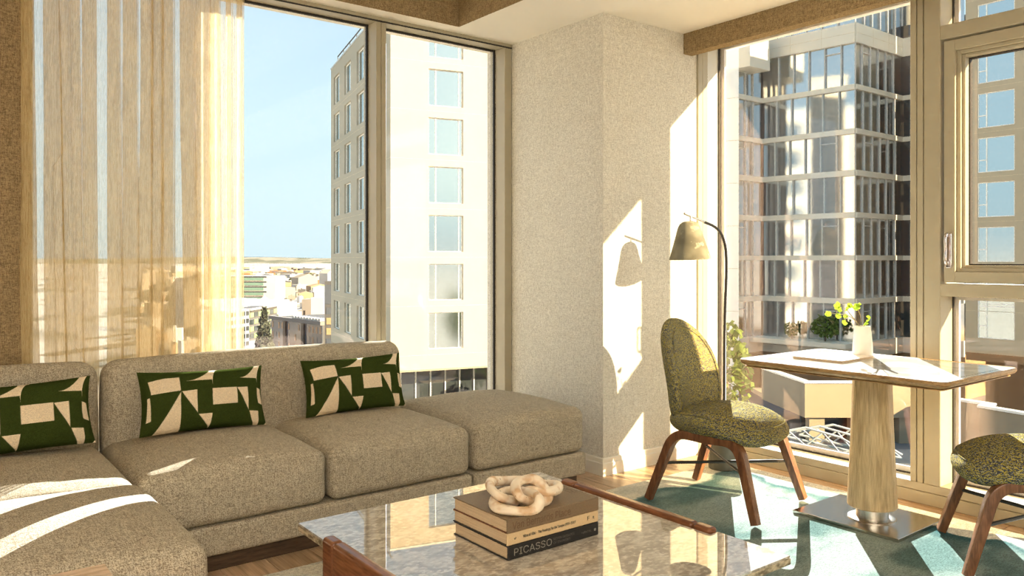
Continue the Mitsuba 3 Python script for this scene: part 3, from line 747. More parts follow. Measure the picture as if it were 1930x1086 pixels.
# ---------------------------------------------------------------- upholstered dining chairs
def chair_parts():
    """In the chair's own space: x across, y forwards, z up; feet on z = 0."""
    P = []
    n, m = 64, 30
    th = np.arange(n) * 2 * math.pi / n
    def blob(half_a, half_b, t, expo, mid, top=1.0, bot=1.0, k=5.0, shape=None):
        """A pad: superellipse outline in (a, b), thickness t about the surface mid(a, b)."""
        ca, sa = np.cos(th), np.sin(th)
        R = (np.abs(ca) ** expo + np.abs(sa) ** expo) ** (-1 / expo)
        rows = []
        fr = np.r_[np.sin(np.linspace(0, math.pi / 2, m)), np.sin(np.linspace(math.pi / 2, 0, m))[1:]]
        for i, rho in enumerate(fr):
            a, b = half_a * R * ca * rho, half_b * R * sa * rho
            if shape is not None:
                a, b = shape(a, b)
            hgt = t / 2 * max(0.0, 1 - rho ** k) ** .5
            rows.append(np.stack([a, b, mid(a, b) + (hgt * top if i < m else -hgt * bot)], -1))
        v = np.array(rows).reshape(-1, 3)
        return v, grid_faces(len(fr), n, True)
    # seat: a thick pad, square at the rear and rounded in front, full at the sides, drooping towards the front edge
    def seat_shape(a, b):
        return a * (1.0 - .10 * np.clip((-b - .05) / .2, 0, 1) - .02 * np.clip(b / .25, 0, 1)), b
    def seat_mid(a, b):
        fr = np.clip((b + .02) / .28, 0, 1)
        return .424 - .050 * fr ** 1.9 - .020 * (1 - (a / .25) ** 2) * np.clip(1 - fr, 0, 1) - .020 * (np.abs(a) / .25) ** 3 * fr
    v, f = blob(.268, .272, .140, 2.9, seat_mid, shape=seat_shape, k=5.0)
    v[:, 1] += .020
    P.append(('seat', (v, f), BOUCLE, True))
    # back: an arch, straight-sided below and round on top, wrapped a little around the sitter
    def back_shape(a, b):
        return a * (1.0 - .06 * np.clip((-b - .1) / .15, 0, 1)), b
    sa_ = np.where(np.sin(th) < 0, 5.0, 2.15)
    ca, sa = np.cos(th), np.sin(th)
    Rb = (np.abs(ca) ** sa_ + np.abs(sa) ** sa_) ** (-1 / sa_)
    rows = []
    fr = np.r_[np.sin(np.linspace(0, math.pi / 2, m)), np.sin(np.linspace(math.pi / 2, 0, m))[1:]]
    for i, rho in enumerate(fr):
        a = .236 * Rb * ca * rho
        b = np.where(sa > 0, .325, .215) * Rb * sa * rho
        a, b = back_shape(a, b)
        midv = .060 * (a / .22) ** 2 + .010 * np.cos(b * 9)
        hgt = .100 / 2 * max(0.0, 1 - rho ** 4.2) ** .5
        rows.append(np.stack([a, midv + (hgt if i < m else -hgt), b], -1))
    v = np.array(rows).reshape(-1, 3)
    f = grid_faces(len(fr), n, True)
    v = v @ rx(math.radians(10)).T + [0, -.236, .592]
    P.append(('backrest', (v, f[:, ::-1]), BOUCLE, True))
    # stitched seams along both pads
    t2 = np.linspace(-2.62, 2.62, 90) + math.pi / 2
    ca, sa = np.cos(t2), np.sin(t2)
    R = (np.abs(ca) ** 2.9 + np.abs(sa) ** 2.9) ** (-1 / 2.9) * .93
    a, b = .268 * R * ca, .272 * R * sa
    a, b = seat_shape(a, b)
    z = seat_mid(a, b) + .140 / 2 * (1 - .93 ** 5) ** .5
    P.append(('piping', tube(np.stack([a, b + .020, z + .0005], 1), .0032, 6), BOUCLE, True))
    th2 = np.linspace(math.radians(-62), math.radians(242), 90)
    sa_ = np.where(np.sin(th2) < 0, 5.0, 2.15)
    ca, sa = np.cos(th2), np.sin(th2)
    Rb = (np.abs(ca) ** sa_ + np.abs(sa) ** sa_) ** (-1 / sa_) * .84
    a, b = back_shape(.236 * Rb * ca, np.where(sa > 0, .325, .215) * Rb * sa)
    q = np.stack([a, .060 * (a / .22) ** 2 + .010 * np.cos(b * 9) + .05 * (1 - .84 ** 4.2) ** .5 + .0015, b], 1)
    P.append(('piping', tube(q @ rx(math.radians(10)).T + [0, -.236, .592], .0042, 6), BOUCLE, True))
    # bent plywood legs: each side one bow, front and rear leg meeting under the seat
    for s in (-1, 1):
        fy, ry_, fx, rx_ = .2925, -.2925, s * .272, s * .243
        for nm, yy, xx, yt, xt in (('leg', fy, fx, .185, s * .222), ('leg', ry_, rx_, -.165, s * .205)):
            foot = np.array([xx, yy, .012]); knee = np.array([xt, yt, .362]); mid_ = np.array([s * .205, 0.012, .352])
            d1 = (foot - knee) / np.linalg.norm(foot - knee); d2 = (mid_ - knee) / np.linalg.norm(mid_ - knee)
            R_ = .085
            arc = [(1 - q) ** 2 * (knee + d1 * R_) + 2 * q * (1 - q) * knee + q * q * (knee + d2 * R_) for q in np.linspace(0, 1, 12)]
            path = np.vstack([foot[None], foot[None] * .5 + (knee + d1 * R_)[None] * .5, np.array(arc), mid_[None]])
            P.append((nm, sweep(path, np.array([1.0, 0, 0]), (.056), .044, 3, .008, np.r_[.80, .88, np.linspace(.96, 1.0, 12), 1.0]), WALNUT, 35))
    P.append(('rail', rb(-.215, .215, .09, .14, .344, .366, .004, 2), WALNUT, False))
    P.append(('rail', rb(-.205, .205, -.13, -.08, .344, .366, .004, 2), WALNUT, False))
    # two crossed rods
    for sg in (-1, 1):
        zz = .205 + .006 * sg
        A = np.array([-.230 * sg, -.236, zz]); B = np.array([.252 * sg, .246, zz])
        P.append(('cross_rod', tube(np.array([A, A * .5 + B * .5, B]), .0075, 12), BLACK_METAL, True))
    return P
CH = [(nm, mikit.ply(ms, bs, smooth=sm), bs) for nm, ms, bs, sm in chair_parts()]
def chair(label, x, y, fx, fy, z=.011):
    k = root('dining_chair', label, 'chair')
    a = math.degrees(math.atan2(-fx, fy))
    tw = T().translate([x, y, z]).rotate([0, 0, 1], a)
    for nm, d, bs in CH:
        add(nm, d, bs, k, to_world=tw)
chair('olive boucle dining chair with bent walnut legs beside the floor lamp', 3.277, 2.497, .18, -.984)
chair('olive boucle dining chair cut by the right edge of the photo', 3.600, 1.226, -.546, .838)

# ---------------------------------------------------------------- floor lamp
fl_ = root('floor_lamp', 'arched floor lamp with a mottled grey bell shade and cylinder base in the corner', 'floor lamp')
lx, ly = 3.80, 2.905
add('base', lathe([(0, .0112), (.082, .0112), (.085, .0145), (.085, .178), (.082, .182), (0, .182)], 56, (lx, ly, 0)), CONCRETE_DARK, fl_, smooth=30)
pts = [(lx, ly, .18), (lx + .01, ly, .60), (lx + .02, ly, 1.00), (lx + .028, ly, 1.24), (lx + .012, ly, 1.33), (lx - .035, ly, 1.397), (lx - .11, ly, 1.432), (lx - .17, ly, 1.446)]
add('pole', tube(spline(pts, 70), .0075, 14), BLACK_METAL, fl_, smooth=True)
add('arm', tube(np.array([(lx - .155, ly, 1.4435), (lx - .25, ly, 1.467), (lx - .345, ly, 1.489)]), .0058, 14), NICKEL, fl_, smooth=True)
add('knob', tube(np.array([(lx - .29, ly, 1.478), (lx - .291, ly, 1.465), (lx - .292, ly, 1.447)]), .0055, 12), NICKEL, fl_, smooth=True)
sp = [(0, .214), (.020, .2135), (.036, .209), (.049, .200), (.058, .187), (.064, .172), (.076, .130), (.090, .085), (.104, .040), (.1165, .0), (.1145, .0), (.102, .040), (.088, .085), (.074, .130), (.062, .170), (.055, .184), (.046, .196), (.03, .205), (0, .208)]
v, f = lathe(sp, 64)
add('shade', (v @ ry(math.radians(-3)).T + [lx - .296, ly, 1.234], f), CONCRETE, fl_, smooth=50)

# ---------------------------------------------------------------- vase with hellebore stems, magazine
DTOP = .7477
vx, vy = 3.79, 2.05
va = root('vase', 'small white tapered ceramic vase on the dining table', 'vase')
add('body', lathe([(0, 0), (.044, 0), (.0475, .003), (.048, .012), (.0465, .06), (.0415, .11), (.0365, .150), (.0355, .153), (.0340, .152), (.0385, .11), (.043, .06), (.044, .012), (0, .010)], 56, (vx, vy, DTOP)), CERAMIC, va, smooth=40)
LEAF = mat('petal', {'type': 'principledthin', 'base_color': rgb(.22, .33, .03), 'roughness': .5, 'diff_trans': 1.0, 'eta': 1.4}, False)
STEM = princ('stem', (.10, .085, .035), .5)
Rv, Fv = np.array([math.cos(YAW), -math.sin(YAW), 0]), FWD          # across and away, as the branches spread
fw = root('flower_branch', 'green hellebore branches leaning left out of the white vase', 'flowers')
def at(a, d, z):
    return np.array([vx, vy, DTOP]) + Rv * a + Fv * d + [0, 0, z]
stems = [[(0.0, 0, .05), (-.02, .005, .155), (-.065, .0, .20), (-.13, -.01, .212), (-.172, -.02, .222)], [(-.005, 0, .05), (-.015, 0, .155), (-.05, .01, .20), (-.075, .01, .235)],
         [(.004, 0, .05), (-.004, .0, .155), (-.02, -.01, .215), (-.032, -.01, .240)], [(.006, 0, .05), (.006, .0, .15), (.016, -.01, .178)], [(-.075, .003, .203), (-.085, .0, .19), (-.088, -.004, .178)],
         [(-.13, -.01, .212), (-.138, -.01, .235), (-.135, -.012, .252)]]
for s in stems:
    add('stem', tube(spline([at(*q) for q in s], 24), np.linspace(.0026, .0014, 24), 7), STEM, fw, smooth=True)
rf = random.Random(8)
def petals(c, axis, size, n=5, spread=.62):
    axis = axis / np.linalg.norm(axis)
    u = np.cross(axis, [0.3, 0.1, 1]); u /= np.linalg.norm(u); w = np.cross(axis, u)
    vs, fs = [], []
    for k in range(n):
        a = 2 * math.pi * k / n + rf.random() * .4
        o = math.cos(a) * u + math.sin(a) * w
        s = np.cross(axis, o)
        g = []
        for i, q in enumerate(np.linspace(0, 1, 6)):
            wd_ = size * .46 * math.sin(math.pi * min(.96, .12 + .8 * q)) ** .8
            p0 = c + o * size * q * spread * 1.25 + axis * size * (.55 * q - .5 * q * q)
            for t in (-1, -.4, .4, 1):
                g.append(p0 + s * wd_ * t + axis * size * .12 * (t * t))
        o_ = len(vs); vs += g
        fs += (grid_faces(6, 4) + o_).tolist()
    return np.array(vs), np.array(fs)
heads = [(-.180, -.02, .216, .022), (-.136, -.012, .256, .027), (-.118, -.01, .236, .02), (-.125, -.012, .204, .02), (-.076, .01, .243, .024), (-.060, .012, .252, .02), (-.034, -.01, .247, .024), (-.026, -.01, .262, .018),
         (-.09, -.004, .170, .02), (-.085, .002, .200, .015), (.018, -.01, .182, .02), (.012, -.008, .166, .018), (.026, -.005, .196, .014)]
for a, d, z, s in heads:
    c = at(a, d, z)
    ax_ = Rv * rf.uniform(-.7, .7) - Fv * rf.uniform(.2, .9) + np.array([0, 0, rf.uniform(-.7, .6)])
    k = add('blossom', petals(c, ax_, s), LEAF, fw, smooth=True)
    
def f_mag(p, n, uv):
    b = smoothstep(.60, .64, fbm(p.x * 60, p.y * 60, 3, 2))
    edge = 1 - smoothstep(.0, .012, uv.x - .012)
    return mix((.80, .72, .65), (.03, .028, .027), b * edge)
MAG = princ('magazine_cover', proc(f_mag), .35)
mg = root('magazine', 'pale magazine lying on the dining table left of the vase', 'magazine')
mc, ma = np.array([3.605, 2.10]), math.radians(2)
def flat(w, l, h, z, n=2):
    v, f = rb(-w / 2, w / 2, -l / 2, l / 2, 0, h, .0008, 1)
    return v, f
v, f = rb(-.155, .155, -.125, .125, 0, .0095, .0006, 1)
add('pages', (v @ rz(ma).T + [mc[0], mc[1], DTOP + .0006], f), 'mat_book_pages', mg)
for z in (0.0001, .0102):
    v = np.array([[-.157, -.127, z], [.157, -.127, z], [.157, .127, z], [-.157, .127, z], [-.157, -.127, z + .0006], [.157, -.127, z + .0006], [.157, .127, z + .0006], [-.157, .127, z + .0006]])
    uvm = np.array([[(q[1] + .127) / .254, 0] for q in v]); uvm[:, 0] = 1 - uvm[:, 0]
    f = np.array([[0, 2, 1], [0, 3, 2], [4, 5, 6], [4, 6, 7], [0, 1, 5], [0, 5, 4], [1, 2, 6], [1, 6, 5], [2, 3, 7], [2, 7, 6], [3, 0, 4], [3, 4, 7]])
    add('cover', (v @ rz(ma).T + [mc[0], mc[1], DTOP], f), MAG, mg, uv=uvm)

INK_M = princ('magazine_ink', (.02, .018, .017), .4)
blots = []
for (px_, py_, a_, b_) in ((-.10, .112, .022, .009), (-.045, .116, .016, .007), (-.125, .095, .012, .010), (.01, .115, .020, .006), (-.075, .098, .010, .006)):
    t_ = np.arange(16) * math.pi / 8
    w_ = 1 + .25 * np.sin(t_ * 3 + px_ * 90)
    blots.append(extrude(Polygon(np.stack([px_ + a_ * w_ * np.cos(t_), py_ + b_ * w_ * np.sin(t_)], 1)), .0002, .0109))
v, f = cat(*blots)
add('print', (v @ rz(ma).T + [mc[0], mc[1], DTOP], f), INK_M, mg)

# ---------------------------------------------------------------- side table whose corner shows at the bottom left
sd = root('side_table', 'pale wooden side table, only its corner shows at the bottom left', 'side table')
add('top', rb(-.25, .381, 1.62, 2.10, .475, .50, .003, 2), PALE_WOOD, sd)
for xx in (-.21, .34):
    for yy in (1.66, 2.06):
        add('leg', rb(xx - .018, xx + .018, yy - .018, yy + .018, .0, .475, .003, 1), PALE_WOOD, sd)

# ---------------------------------------------------------------- outside: materials
def compass(a):
    a = math.radians(a)
    return np.array([math.sin(a), math.cos(a)])
HOTEL = princ('hotel_cladding', (0.36, 0.33, 0.255), .6, specular=.2)
HOTEL_TAN = princ('tan_cladding', (0.40, 0.345, 0.25), .6, specular=.2)
TOWN_MATS = [mat('town_%d' % i, {'type': 'diffuse', 'reflectance': rgb(*c)}) for i, c in enumerate([(.42, .41, .40), (.29, .265, .23), (.18, .175, .175), (.26, .195, .14), (.23, .115, .075), (.075, .082, .092)])]
SKYGLASS = mat('sky_glass', {'type': 'roughconductor', 'alpha': .02, 'eta': rgb(1.6), 'k': rgb(3.4), 'specular_reflectance': rgb(.86, .97, 1.0)})
DARKGLASS = princ('dark_glass', (.02, .028, .034), .04, specular=.9)
TOWERGLASS = mat('tower_glass', {'type': 'blendbsdf', 'weight': .9, 'a': {'type': 'principled', 'base_color': rgb(.035, .05, .06), 'roughness': .05, 'specular': .8},
                                 'b': {'type': 'roughconductor', 'alpha': .012, 'eta': rgb(1.5), 'k': rgb(3.2), 'specular_reflectance': rgb(.93, .98, 1.0)}})
SPANDREL = princ('tower_spandrel', (.60, .575, .50), .45)
MULL = princ('tower_mullion', (.42, .43, .42), .4)
TERRACE = princ('terrace_wall', (.235, .20, .145), .6)
WHITECAP = princ('white_cap', (.80, .78, .74), .5)
BROWN_SOFFIT = princ('brown_soffit', (.20, .12, .06), .6)
ASPHALT = princ('asphalt', (.10, .11, .13), .8)
TRUSS = princ('truss_steel', (.27, .32, .35), .35)
FOLIAGE = mat('foliage', {'type': 'principledthin', 'base_color': rgb(.11, .17, .045), 'roughness': .6, 'diff_trans': .7, 'eta': 1.4}, False)
BARK = princ('bark', (.10, .075, .05), .8)

def on_face(o, e, nrm, m):
    """Mesh drawn as (along, up, out) on the vertical face through o along e with outward normal nrm."""
    v, f = (m.vertices, m.faces) if hasattr(m, 'vertices') else m
    v = np.asarray(v, float)
    w = np.stack([o[0] + v[:, 0] * e[0] + v[:, 2] * nrm[0], o[1] + v[:, 0] * e[1] + v[:, 2] * nrm[1], v[:, 1]], 1)
    f = np.asarray(f)
    if e[0] * nrm[1] - e[1] * nrm[0] > 0:          # keep the faces outward
        f = f[:, ::-1]
    return w, f

def window_set(parent, o, e, nrm, t0, t1, z0, z1, splits=(), rec=.22, fw=.05, glass=SKYGLASS, frame=WHITECAP, rail=None):
    """A framed window recessed in a face: frame as the part, each pane a sub-part."""
    ms = [bx(t0, t1, z0, z0 + fw, -rec, -rec + .08), bx(t0, t1, z1 - fw, z1, -rec, -rec + .08)]
    cuts = [t0] + list(splits) + [t1]
    for i, c in enumerate(cuts):
        w = fw if i in (0, len(cuts) - 1) else fw * 1.3
        a = c if i == 0 else (c - w if i == len(cuts) - 1 else c - w / 2)
        ms.append(bx(a, a + w, z0 + fw, z1 - fw, -rec, -rec + .08))
    if rail:
        ms.append(bx(cuts[0] + fw, cuts[1], rail - .03, rail + .03, -rec, -rec + .08))
    k = add('window', on_face(o, e, nrm, cat(*ms)), frame, parent)
    for a, b in zip(cuts[:-1], cuts[1:]):
        tilt = rs.uniform(-.004, .004)
        p = np.array([[a, z0, -rec + .03], [b, z0, -rec + .03 + tilt], [b, z1, -rec + .03 + tilt], [a, z1, -rec + .03]])
        add('pane', on_face(o, e, nrm, (p, np.array([[0, 1, 2], [0, 2, 3]]))), glass, k)

def face_wall(parent, o, e, nrm, t0, t1, z0, z1, holes, m, depth=.25, name='wall', joints=None):
    poly = Polygon([(t0, z0), (t1, z0), (t1, z1), (t0, z1)])
    for a, b, c, d in holes:
        poly = poly.difference(sbox(a, c, b, d))
    v, f = extrude(poly, depth, -depth)
    ms = [on_face(o, e, nrm, (v, f))]
    add(name, cat(*ms), m, parent)
    if joints:
        g = []
        for z in joints:
            g.append(bx(t0, t1, z - .012, z + .012, -.004, .004))
        add('joint', on_face(o, e, nrm, cat(*g)), 'mat_hotel_joint', parent)

princ('hotel_joint', (.52, .45, .33), .7)
rs = np.random.RandomState(5)

# ---------------------------------------------------------------- the beige hotel block straight ahead
ht = root('beige_hotel_block', 'beige hotel block with square windows, sunlit face beside a shaded one', 'building')
HC = np.array([23.42, 42.55])
ea, eb = compass(104), compass(14.2)
na, nb = compass(194), compass(284.2)
ROOF, FOOT = 17.1, -5.56
tops = [16.18 - 3.04 * k for k in range(7)]
# sunlit face
WA = 9.6
holes = []
for zt in tops:
    for t0, t1 in ((2.43, 4.71), (6.62, 8.9)):
        holes.append((t0, t1, zt - 2.28, zt))
face_wall(ht, HC, ea, na, 0, WA, FOOT, ROOF, holes, HOTEL, joints=[zt - 2.62 for zt in tops])
for t0, t1, z0, z1 in holes:
    window_set(ht, HC, ea, na, t0, t1, z0, z1, splits=(t0 + .50, t1 - .24))
# shaded face
WB = 19.4
holes = []
for zt in tops:
    for t0, t1 in ((7.15, 9.5), (11.55, 13.9), (15.85, 18.2), (2.8, 5.1)):
        holes.append((t0, t1, zt - 2.28, zt))
face_wall(ht, HC, eb, nb, 0.0, WB, FOOT, ROOF, holes, HOTEL, joints=[zt - 2.62 for zt in tops])
for t0, t1, z0, z1 in holes:
    window_set(ht, HC, eb, nb, t0, t1, z0, z1, splits=(t0 + .8,), rail=z0 + .7)
# the far end, seen in the glass tower
HD = HC + WA * ea
nd = compass(104)
holes = []
for zt in tops:
    for t0, t1 in ((1.2, 3.0), (4.2, 6.6), (8.2, 10.6), (12.4, 14.8)):
        holes.append((t0, t1, zt - 2.28, zt))
face_wall(ht, HD, eb, nd, 0, WB, FOOT, ROOF, holes, HOTEL)
for t0, t1, z0, z1 in holes:
    window_set(ht, HD, eb, nd, t0, t1, z0, z1, splits=(t0 + .6,))
def quad_block(o, a, la, b, lb, z0, z1):
    p = [o, o + a * la, o + a * la + b * lb, o + b * lb]
    v, f = extrude(Polygon([tuple(q) for q in p]), z1 - z0, z0)
    return v, f
add('core', quad_block(HC + ea * .26 + eb * .26, ea, WA - .52, eb, WB - .5, FOOT + .01, ROOF - .02), 'mat_dark_glass', ht)
add('soffit', quad_block(HC, ea, WA, eb, WB, FOOT - .12, FOOT), TERRACE, ht)
rf_ = add('roof', quad_block(HC - ea * .05 - eb * .05, ea, WA + .1, eb, WB + .1, ROOF, ROOF + .12), MULL, ht)
rail_ = [tube(np.array([[*(HC + eb * a + ea * .1), ROOF + .55], [*(HC + eb * (a + b) / 2 + ea * .1), ROOF + .55], [*(HC + eb * b + ea * .1), ROOF + .55]]), .05, 6) for a, b in ((0, 17.0),)]
rail_ += [tube(np.array([[*(HC + eb * a + ea * .1), ROOF + .1], [*(HC + eb * a + ea * .1), ROOF + .35], [*(HC + eb * a + ea * .1), ROOF + .55]]), .03, 5) for a in np.linspace(.5, 17, 8)]
add('roof_rail', cat(*rail_), 'mat_town_5', rf_)
# storefront under the overhang
so = HC + eb * 3.0
add('lobby_glass', on_face(so, ea, na, bx(-1, WA + 6, -9.5, FOOT - .12, -.05, 0)), DARKGLASS, ht)
for i, t in enumerate(np.linspace(-.6, WA, 11)):
    add('lobby_mullion', on_face(so, ea, na, bx(t - .045, t + .045, -9.5, FOOT - .12, 0, .10)), SPANDREL, ht)

# planter and tree on the terrace below
deck = lab(add('terrace_deck', extrude(Polygon([(15.5, 9), (64, 4), (95, 40), (62, 72), (30, 63), (24.2, 43), (19, 31)]), 30.5, -40), ASPHALT), 'dark paved terrace deck between the towers', kind='structure')
pl = root('terrace_planter', 'wood-clad terrace planter with a white top below the sunlit hotel face', 'planter')
po = HC + ea * 4.1 - eb * 1.4
add('box', quad_block(po, ea, 2.5, eb, 1.2, -9.49, -7.65), BROWN_SOFFIT, pl)
add('cap', quad_block(po - ea * .06 - eb * .06, ea, 2.62, eb, 1.32, -7.65, -7.45), WHITECAP, pl)

def tree(label, x, y, z0, h, r, seed, kind='tree', cat_='tree', n=420, leaf=.3, trunk=.35, group=None, cone=False, m=None):
    q = np.random.RandomState(seed)
    k = root(kind, label, cat_, group)
    th = h * trunk
    add('trunk', tube(np.array([[x, y, z0], [x + .03 * h, y, z0 + th * .6], [x, y, z0 + h * .8]]), np.array([.035, .028, .01]) * h, 6), BARK, k)
    c = q.normal(size=(n, 3)); c /= np.linalg.norm(c, axis=1, keepdims=True)
    rad = q.uniform(.35, 1, n) ** .5
    c = c * rad[:, None] * (1 + .35 * (meshkit.noise(c * 2.1 + seed, seed)[:, None] - .5))
    if cone:
        u = q.uniform(0, 1, n); a = q.uniform(0, 2 * math.pi, n)
        c = np.stack([np.cos(a) * (1 - u) * rad, np.sin(a) * (1 - u) * rad, u * 2 - 1], 1)
    c = c * [r, r, (h - th) / 2] + [x, y, z0 + th + (h - th) / 2]
    d1 = q.normal(size=(n, 3)); d1 /= np.linalg.norm(d1, axis=1, keepdims=True)
    d2 = np.cross(d1, q.normal(size=(n, 3))); d2 /= np.linalg.norm(d2, axis=1, keepdims=True)
    s = leaf * q.uniform(.6, 1.3, (n, 1))
    v = np.stack([c - d1 * s, c + d2 * s * .6, c + d1 * s, c - d2 * s * .6], 1).reshape(-1, 3)
    f = np.arange(4 * n).reshape(n, 4)
    kf = add('foliage', (v, f), m or FOLIAGE, k)
    lab(kf, kind='stuff')
    return k
to = HC + ea * 8.1 - eb * 1.2
tree('small green tree on the terrace at the foot of the hotel block', to[0], to[1], -9.49, 3.9, 1.25, 3, n=600, leaf=.22, trunk=.3)
tree('slender pale green tree below the window behind the floor lamp', 29.7, 22.6, -9.49, 8.0, 1.15, 4, n=700, leaf=.2, trunk=.42)

# the pale end of the hotel's other wing beside the column
pw = root('pale_wing', 'bright pale building edge right of the column behind the floor lamp', 'building')
p0 = np.array([46.9, 37.1]); pd_ = np.array([47.85, 35.2]) - p0
pl_ = float(np.linalg.norm(pd_)); pe = pd_ / pl_; pn = np.array([pe[1], -pe[0]])
wedge = Polygon([tuple(p0), tuple(p0 + pe * pl_), (48.45, 37.7)])
add('wall', extrude(wedge, 26.49, -9.49), WHITECAP, pw)
add('cap', extrude(wedge.buffer(.06, join_style=2), .15, 17.0), WHITECAP, pw)
for zz in (-5.6, -2.5, .6, 3.7, 6.8, 9.9, 13.0):
    add('joint', on_face(p0, pe, pn, bx(0, pl_, zz - .015, zz + .015, -.01, .006)), 'mat_hotel_joint', pw)

# ---------------------------------------------------------------- glass tower
gt = root('glass_tower', 'glass office tower with pale floor bands and a projecting corner', 'building')
GC = np.array([56.36, 31.06])
el, er = compass(-7), compass(90)
nl, nr = compass(263), compass(180)
LT, RT = 7.54, 7.13
C1 = GC + el * LT
D1 = GC + er * RT
runs = [(GC, el, nl, LT, 6), (GC, er, nr, RT, 6), (C1 - er * 4.0, er, nr, 4.0, 4), (D1, -el, nl, 4.5, 4)]
bands = [(17.52, 18.99), (14.02, 14.40), (10.70, 11.09), (7.55, 7.98), (4.40, 4.81), (1.20, 1.58), (-2.10, -1.68), (-6.2, -4.95)]
floors = [(bands[i + 1][1], bands[i][0]) for i in range(len(bands) - 1)]
for ri, (o, e, nrm, Lr, npan) in enumerate(runs):
    for za, zb in bands:
        k = add('floor_band', on_face(o, e, nrm, bx(0, Lr + (.0 if ri else 0), za, zb, -.3, .14)), SPANDREL, gt)
        if zb - za > 1 and ri < 2:
            add('joint', on_face(o, e, nrm, cat(*[bx(t - .012, t + .012, za, zb, .136, .146) for t in np.linspace(0, Lr, 4)[1:-1]] + [bx(0, Lr, (za + zb) / 2 - .012, (za + zb) / 2 + .012, .136, .146)])), 'mat_hotel_joint', k)
    for fi, (za, zb) in enumerate(floors + [(18.99, 23.5 if ri in (1, 3) else 20.0)]):
        off = ((fi * 37) % 100) / 100 * .45 if ri < 2 else 0
        ts = np.linspace(0, Lr, npan + 1)
        ts[1:-1] += off - .2
        for a, b in zip(ts[:-1], ts[1:]):
            tz = rs.uniform(-.006, .006); tt = rs.uniform(-.009, .009)
            if ri == 0:
                tt -= .056                     # the units stand a little saw-toothed on this side
            p = np.array([[a, za, -.06], [b, za, -.06 + tt], [b, zb, -.06 + tt + tz], [a, zb, -.06 + tz]])
            add('pane', on_face(o, e, nrm, (p, np.array([[0, 1, 2], [0, 2, 3]]))), TOWERGLASS, gt)
        for t in ts[:-1] if ri != 1 else ts[1:]:
            add('mullion', on_face(o, e, nrm, bx(t - .035, t + .035, za, zb, -.1, .06)), MULL, gt)
    # upper transoms in some panes
        if fi % 2 == 0:
            a, b = ts[1], ts[2]
            add('transom', on_face(o, e, nrm, bx(a, b, zb - .62, zb - .55, -.1, .03)), MULL, gt)
core = Polygon([tuple(q) for q in (GC + el * .2 + er * .3, D1 + el * .2 - er * .1, D1 - el * 4.5 + er * .2, D1 - el * 4.5 + er * 14, C1 + el * 3.2 + er * 14, C1 - er * 4 + el * 3.2, C1 - er * 3.9 + el * .25, C1 + el * .2 + er * .1)])
add('core', extrude(core, 26.0, -6.0), 'mat_dark_glass', gt)
add('crown', quad_block(GC + el * .25 - er * -.25, er, RT + 9, el, 9, 20.0, 23.5), 'mat_dark_glass', gt)
# upper storey that steps forward on the left
up = C1 - er * 4.0 - el * 1.6
add('upper_storey', quad_block(up, er, 2.6, el, 3.0, 16.2, 18.6), SPANDREL, gt)
add('planted_ledge', on_face(GC, el, nl, bx(-.1, LT, -5.3, -4.95, -.1, 2.0)), SPANDREL, gt)
# recessed dark base under the lowest band
add('base', extrude(core, 3.4, -9.49), 'mat_brown_soffit', gt)
tree('dark green shrub on a floor of the glass tower behind the flowers', *(GC + el * 1.9 + nl * .9), -4.93, 2.0, 1.0, 9, 'shrub', 'shrub', 420, .16, .12)
tree('small reddish-dark shrub left of the tower corner', *(GC + el * 4.6 + nl * .8), -4.93, 1.3, .6, 10, 'shrub', 'shrub', 240, .13, .12)

# ---------------------------------------------------------------- beige tower at the right edge
bt = root('beige_window_tower', 'beige tower with sky-blue windows behind the casement at the right edge', 'building')
BC = np.array([55.45, 22.93]); be, bn = compass(180), compass(270)
holes = []
for zt in [20.75 - 2.9 * k for k in range(8)] + [-1.6]:
    for t0, t1 in ((.73, 2.90), (4.3, 6.5), (8.0, 10.2)):
        holes.append((t0, t1, zt - 2.25, zt))
face_wall(bt, BC, be, bn, 0, 12, -4.85, 22, holes, HOTEL_TAN, joints=[20.75 - 2.9 * k - 2.55 for k in range(8)])
for t0, t1, z0, z1 in holes:
    window_set(bt, BC, be, bn, t0, t1, z0, z1, splits=(t0 + .52,), rail=z0 + .8, rec=.12)
add('core', bx(BC[0] + .26, BC[0] + 10, BC[1] - 12, BC[1] - .02, -4.85, 22), HOTEL_TAN, bt)
add('base', bx(BC[0] + 1.8, BC[0] + 10, BC[1] - 12, BC[1] - .5, -9.49, -4.85), BROWN_SOFFIT, bt)
add('soffit', bx(BC[0], BC[0] + 10, BC[1] - 12, BC[1] - .02, -5.35, -4.86), 'mat_brown_soffit', bt)

# podium terraces
tw_ = root('terrace_parapet', 'long beige parapet wall of the terrace below the dining table', 'parapet')
a0, a1, a2 = np.array([44.9, 31.0]), np.array([41.7, 25.95]), np.array([47.6, 21.4])
def wall_run(pts, th, z0, z1, grow=0.0):
    from shapely.geometry import LineString
    return extrude(LineString([tuple(p) for p in pts]).buffer(th / 2 + grow, cap_style=2, join_style=2), z1 - z0, z0)
add('wall', wall_run([a0, a1, a2], .4, -7.95, -5.95), TERRACE, tw_)
add('cap', wall_run([a0, a1, a2], .4, -5.95, -5.85, .06), WHITECAP, tw_)
d = (a2 - a1) / np.linalg.norm(a2 - a1); nn = np.array([-d[1], d[0]])
add('slab', extrude(Polygon([tuple(q) for q in (a0, a1, a2, a2 + nn * 6, a0 + nn * 3)]), .3, -7.95), TERRACE, tw_)
for t in (0.15, 2.6, 5.4):
    q = a1 + d * t
    add('column', quad_block(q, d, .9, nn, .6, -9.49, -7.95), TERRACE, tw_)
add('shop_window', quad_block(a1 + nn * .9, d, 7.0, nn, .1, -9.49, -7.95), DARKGLASS, tw_)
pp = root('podium_balcony', 'beige balcony wall with a white cap at the lower right behind the second chair', 'parapet')
